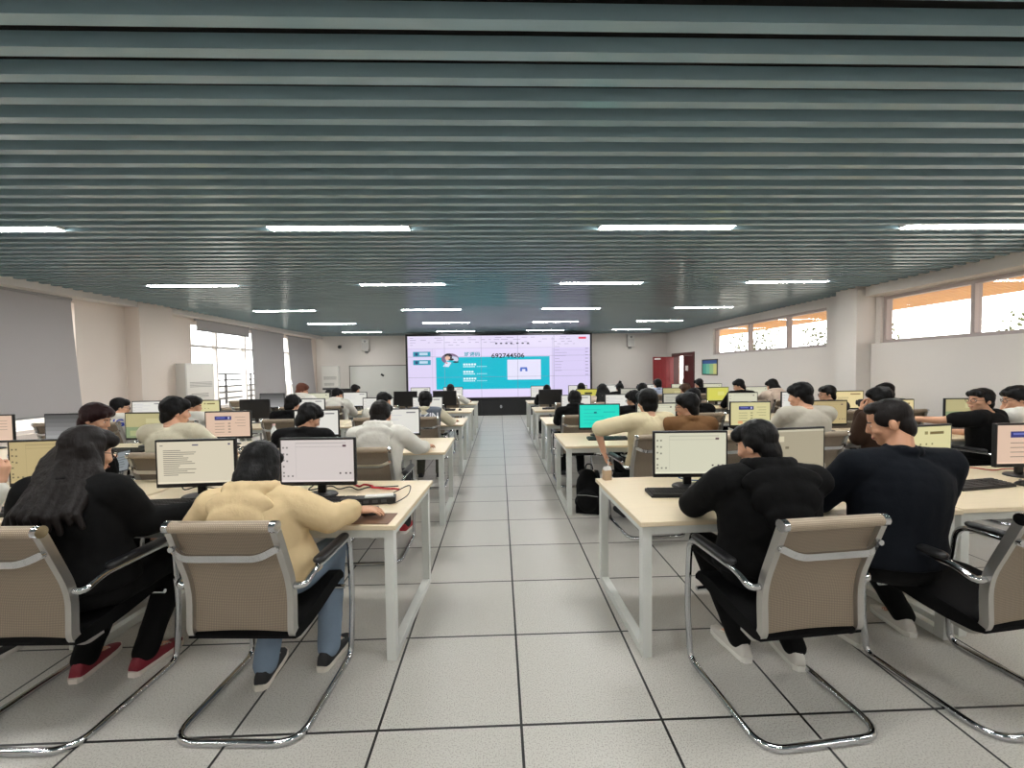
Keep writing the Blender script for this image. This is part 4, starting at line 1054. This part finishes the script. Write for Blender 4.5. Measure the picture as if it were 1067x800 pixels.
place('left', 1, 0, -1.14, 2.63, 'desk', R(-2), kbx=-1.02, kby=2.48, mouse=False); place('left', 1, 1, -1.905, 2.66, 'doc', R(3), kbx=-1.93, kby=2.50, mouse=False); place('left', 1, 2, -2.90, 2.77, 'tan', R(6), kbx=-2.75, kby=2.43)
place('right', 1, 0, 1.225, 2.64, 'beige', R(-3), kbx=1.12, kby=2.50, mouse=False); place('right', 1, 1, 1.945, 2.70, 'grey', R(7), kbx=2.22, kby=2.62, mouse=False); place('right', 1, 2, 2.86, 2.72, 'cream', R(9), kbx=3.02, kby=2.53); place('right', 1, 3, 3.60, 2.72, 'pink', R(0), kbx=3.72, kby=2.42)
for side, r, y, xs, kinds in (('left', 2, 4.60, [-1.113, -1.997, -2.943, -3.806, -4.638, -5.44], ['white', 'white', 'pink', 'mint', 'dim', 'pink']),
        ('left', 3, 6.56, [-1.127, -1.892, -2.949, -3.79, -4.552, -5.394], ['white', 'white', 'white', 'off', 'cream', 'white']),
        ('left', 4, 8.40, [-1.10, -1.88, -2.88, -3.62, -4.507], ['off', 'off', 'white', 'beige', 'dim']),
        ('left', 5, 10.2, [-1.13, -1.92, -3.68], ['white', 'white', 'off']),
        ('right', 2, 4.78, [1.154, 1.82, 2.932, 3.859, 4.668, 5.53], ['cyan', 'beige', 'banner', 'tan', 'warm', 'mint']),
        ('right', 3, 6.50, [1.2, 1.90, 2.819, 3.863, 4.729, 5.593], ['white', 'white', 'sheet', 'beige', 'white', 'warm']),
        ('right', 4, 8.33, [1.027, 1.776, 2.676, 3.542, 4.434, 5.251], ['off', 'yellow', 'sheet', 'mint', 'lime', 'beige']),
        ('right', 5, 10.2, [1.007, 1.932, 2.743, 3.653, 4.496, 5.294], ['white', 'white', 'white', 'white', 'beige', 'beige'])):
    for k, (x, kd) in enumerate(zip(xs, kinds)):
        place(side, r, k, x, y, kd, R(rj.uniform(-4, 4)), kb=(r == 2 or (r == 3 and k < 3) or (r == 4 and k < 1)))

# ------------------------------------------------------------------ things on and under the front desks
REDC = mat('red_cable', (190, 24, 40), .5); BLKC = mat('black_cable', (18, 18, 20), .5); BLUC = mat('blue_cable', (40, 84, 150), .5)
def cable(pts, m, lb, r=.004):
    P_ = fillet([(x, y, DH+z+r) for x, y, z in pts], .06, 6)
    return tag(MB().tube(P_, r, 6).build('cable', m, smooth=60), lb, 'cable')
def wiggle(x0, y0, x1, y1, n, a, seed):
    q = random.Random(seed); return [(x0+(x1-x0)*i/n+q.uniform(-a, a), y0+(y1-y0)*i/n+q.uniform(-a, a), .0 if i % 2 else .018) for i in range(n+1)]
cable(wiggle(-1.02, 2.84, -.66, 2.70, 7, .045, 1), REDC, 'red cable coiled behind the pale desktop monitor on left front desk', .007)
cable(wiggle(-1.3, 2.78, -.72, 2.74, 8, .05, 2), BLKC, 'black cable looping behind the pale desktop monitor on left front desk')
cable([(-.66, 2.55, .03), (-.56, 2.62, .07), (-.55, 2.48, .03), (-.64, 2.42, 0), (-.70, 2.47, 0)], BLKC, 'thin black cable looping out of the power strip on left front desk', .003)
cable(wiggle(1.25, 2.80, 1.62, 2.70, 6, .05, 3), BLUC, 'blue cable lying behind the beige desktop monitor on right front desk')
cable(wiggle(1.5, 2.82, 2.5, 2.86, 8, .04, 4), REDC, 'red cable running behind the grey-page monitor on right front desk')
cable(wiggle(2.9, 2.98, 3.9, 2.86, 8, .04, 5), REDC, 'red cable running behind the cream-page monitor, nearest row on the right')
cable(wiggle(-2.2, 2.84, -1.6, 2.80, 6, .05, 6), BLKC, 'black cable lying behind the document monitor on left front desk')
def strip(x, y, rz, lb, whitetag):
    t = thing('power_strip', lb, 'power strip', (x, y, DH), rz)
    MB().box(-.155, .155, -.035, .035, 0, .04).build('case', BLACKP, t, bevel=.005)
    mb = MB()
    for k in range(5): mb.box(-.125+k*.05, -.095+k*.05, -.037, -.035, .012, .028)
    mb.build('socket', mat('socket_grey', (70, 70, 72), .5), t)
    if whitetag: MB().box(-.02, .14, -.02, .025, .04, .047).build('white_label', WHITEP, t)
strip(-.78, 2.46, R(8), 'black power strip with white label beside the keyboard on left front desk', True)
strip(2.72, 2.86, R(-6), 'black power strip beside the cream-page monitor on the right front desk', False)
o = tag(MB().box(-.13, .13, -.08, .08, 0, .004).build('mouse_pad', mat('mouse_pad_brown', (120, 88, 66), .6), bevel=.001), 'brown mouse pad under the cream hoodie person\'s hand', 'mouse pad'); o.location = (-.70, 2.20, DH); o.rotation_euler = (0, 0, R(-4))
dup(ms0, (-.705, 2.27, DH+.004), R(-70), 'glossy black mouse on the brown mouse pad, left front desk', 'mice on the desks')
dup(ms0, (1.40, 2.43, DH), R(-10), 'black mouse right of the keyboard before the black hoodie person', 'mice on the desks')
# drink carton
t = thing('drink_carton', 'small white drink carton on the far corner of right front desk', 'carton', (.745, 2.87, DH), R(15))
MB().box(-.026, .026, -.02, .02, 0, .07).build('box', mat('carton_body', (196, 170, 140), .6), t)
MB().add([(-.026,-.02,.07),(.026,-.02,.07),(.026,.02,.07),(-.026,.02,.07),(-.026,0,.095),(.026,0,.095)], [(0,1,5,4),(2,3,4,5),(0,4,3),(1,2,5)]).build('gable_top', WHITEP, t)
MB().cyl((.01,.005,.08), (.02,.012,.125), .003, 8).build('straw', WHITEP, t)
# bottle on the second left row
t = thing('water_bottle', 'clear plastic bottle with red cap and label on second left desk', 'bottle', (-2.42, 4.52, DH))
n = 16
def lathe(mb, prof, mi=0): return mb.loft([[(r_*math.cos(2*PI*i/n), r_*math.sin(2*PI*i/n), z) for i in range(n)] for r_, z in prof], mi)
lathe(MB(), [(.028,0),(.032,.006),(.032,.09),(.030,.10),(.032,.11),(.032,.15),(.024,.18),(.013,.20),(.013,.215)]).build('bottle', mat('clear_pet', (214, 216, 214), .1, spec=.6), t, smooth=40)
lathe(MB(), [(.0325,.055),(.0325,.12)]).build('label_band', mat('label_white', (228,224,220), .5), t, smooth=40)
lathe(MB(), [(.0335,.006),(.0335,.04)]).build('red_band', REDC, t, smooth=40)
lathe(MB(), [(.015,.213),(.015,.232)]).build('cap', mat('cap_pink', (226,190,190), .5), t, smooth=40)
# backpack
t = thing('backpack', 'black backpack standing on the floor beside second right desk leg', 'backpack', (.92, 4.30, 0), R(-20))
mb = MB(); mb.ell((0,0,.22), (.135,.10,.23)); mb.ell((0,.0,.10), (.15,.12,.10)); mb.ell((0,-.09,.14), (.11,.06,.12)); mb.box(-.12,.12,-.09,.09,.0,.12)
link('bag_body', remesh(mb, 'bag_body', .01, 6, .015, .08, [cloth('bag', (10, 10, 11))]), t)
MB().tube(fillet([(-.04,.05,.43),(-.03,.05,.49),(.03,.05,.49),(.04,.05,.43)], .03), .008, 8).build('top_handle', BLACKP, t, smooth=60)
for s in (-1, 1): MB().tube(fillet([(s*.07,.08,.42),(s*.08,.17,.34),(s*.09,.16,.12),(s*.11,.09,.05)], .08), 0, flat=(.02, .005)).build('shoulder_strap', BLACKP, t)
MB().tube([(-.11,-.125,.20),(0,-.153,.215),(.11,-.125,.20)], .003, 6).build('zip', GREYP, t)
# phone and camera in hands
t = thing('smartphone', 'large phone held up by the reddish-haired person in black, second left row', 'phone', (-3.05, 3.44, .80), R(-12))
ro = Euler((R(-18), R(-12), 0)).to_matrix().to_4x4()
MB().box(-.075, .075, -.004, .004, -.085, .085, 0, ro).build('case', BLACKP, t, bevel=.003)
mb = MB(); mb.add([(-.068,-.0045,-.078),(.068,-.0045,-.078),(.068,-.0045,.078),(-.068,-.0045,.078)], [(0,1,2,3)], 0, ro)
for k in range(5): mb.add([(-.05,-.005,.03-k*.02),(.02+.01*(k%2),-.005,.03-k*.02),(.02+.01*(k%2),-.005,.036-k*.02),(-.05,-.005,.036-k*.02)], [(0,1,2,3)], 1, ro)
mb.build('display', [glow((150, 156, 158), .8), glow((96, 104, 108), .8)], t)
t = thing('small_camera', 'small dark camera held to the face by the brown-jacketed person on right', 'camera', (3.545, 3.95, 1.13), R(30))
MB().box(-.055, .055, -.022, .022, -.035, .035).build('body', BLACKP, t, bevel=.005); MB().cyl((0,.02,0), (0,.05,0), .024).build('lens', BLACKP, t, smooth=40)
# bits lying on the second right desks
for x, y, w, d, h, m, lb in ((2.42, 4.62, .12, .09, .05, WHITEP, 'small white box on the desk left of the banner monitor'), (2.32, 4.42, .20, .15, .006, mat('paper', (230, 226, 216), .8), 'white paper sheet on the second right desk')):
    o = tag(MB().box(-w/2, w/2, -d/2, d/2, 0, h).build('white_box' if h > .02 else 'paper_sheet', m, bevel=.002), lb, 'box' if h > .02 else 'paper'); o.location = (x, y, DH); o.rotation_euler = (0, 0, .3)

# ------------------------------------------------------------------ light
w = bpy.data.worlds.new('sky'); sc.world = w; w.use_nodes = True
bg = w.node_tree.nodes['Background']; bg.inputs[0].default_value = (1, .985, .97, 1); bg.inputs[1].default_value = 6.5
sun = bpy.data.lights.new('sun', 'SUN'); sun.energy = 3.0; sun.angle = R(3); sun.color = (1, .9, .78)
so_ = link('sun', sun); so_.rotation_euler = (R(38), R(-20), 0); so_.rotation_euler = V((-.5, -.25, -.75)).to_track_quat('-Z', 'Y').to_euler()
sc.view_settings.view_transform = 'Standard'; sc.view_settings.look = 'None'; sc.view_settings.gamma = 1; sc.view_settings.use_curve_mapping = False
sc.view_settings.exposure = 0.0
sc.cycles.use_denoising = True; sc.cycles.max_bounces = 8; sc.cycles.diffuse_bounces = 4; sc.cycles.glossy_bounces = 4; sc.cycles.transparent_max_bounces = 12; sc.cycles.sample_clamp_indirect = 6
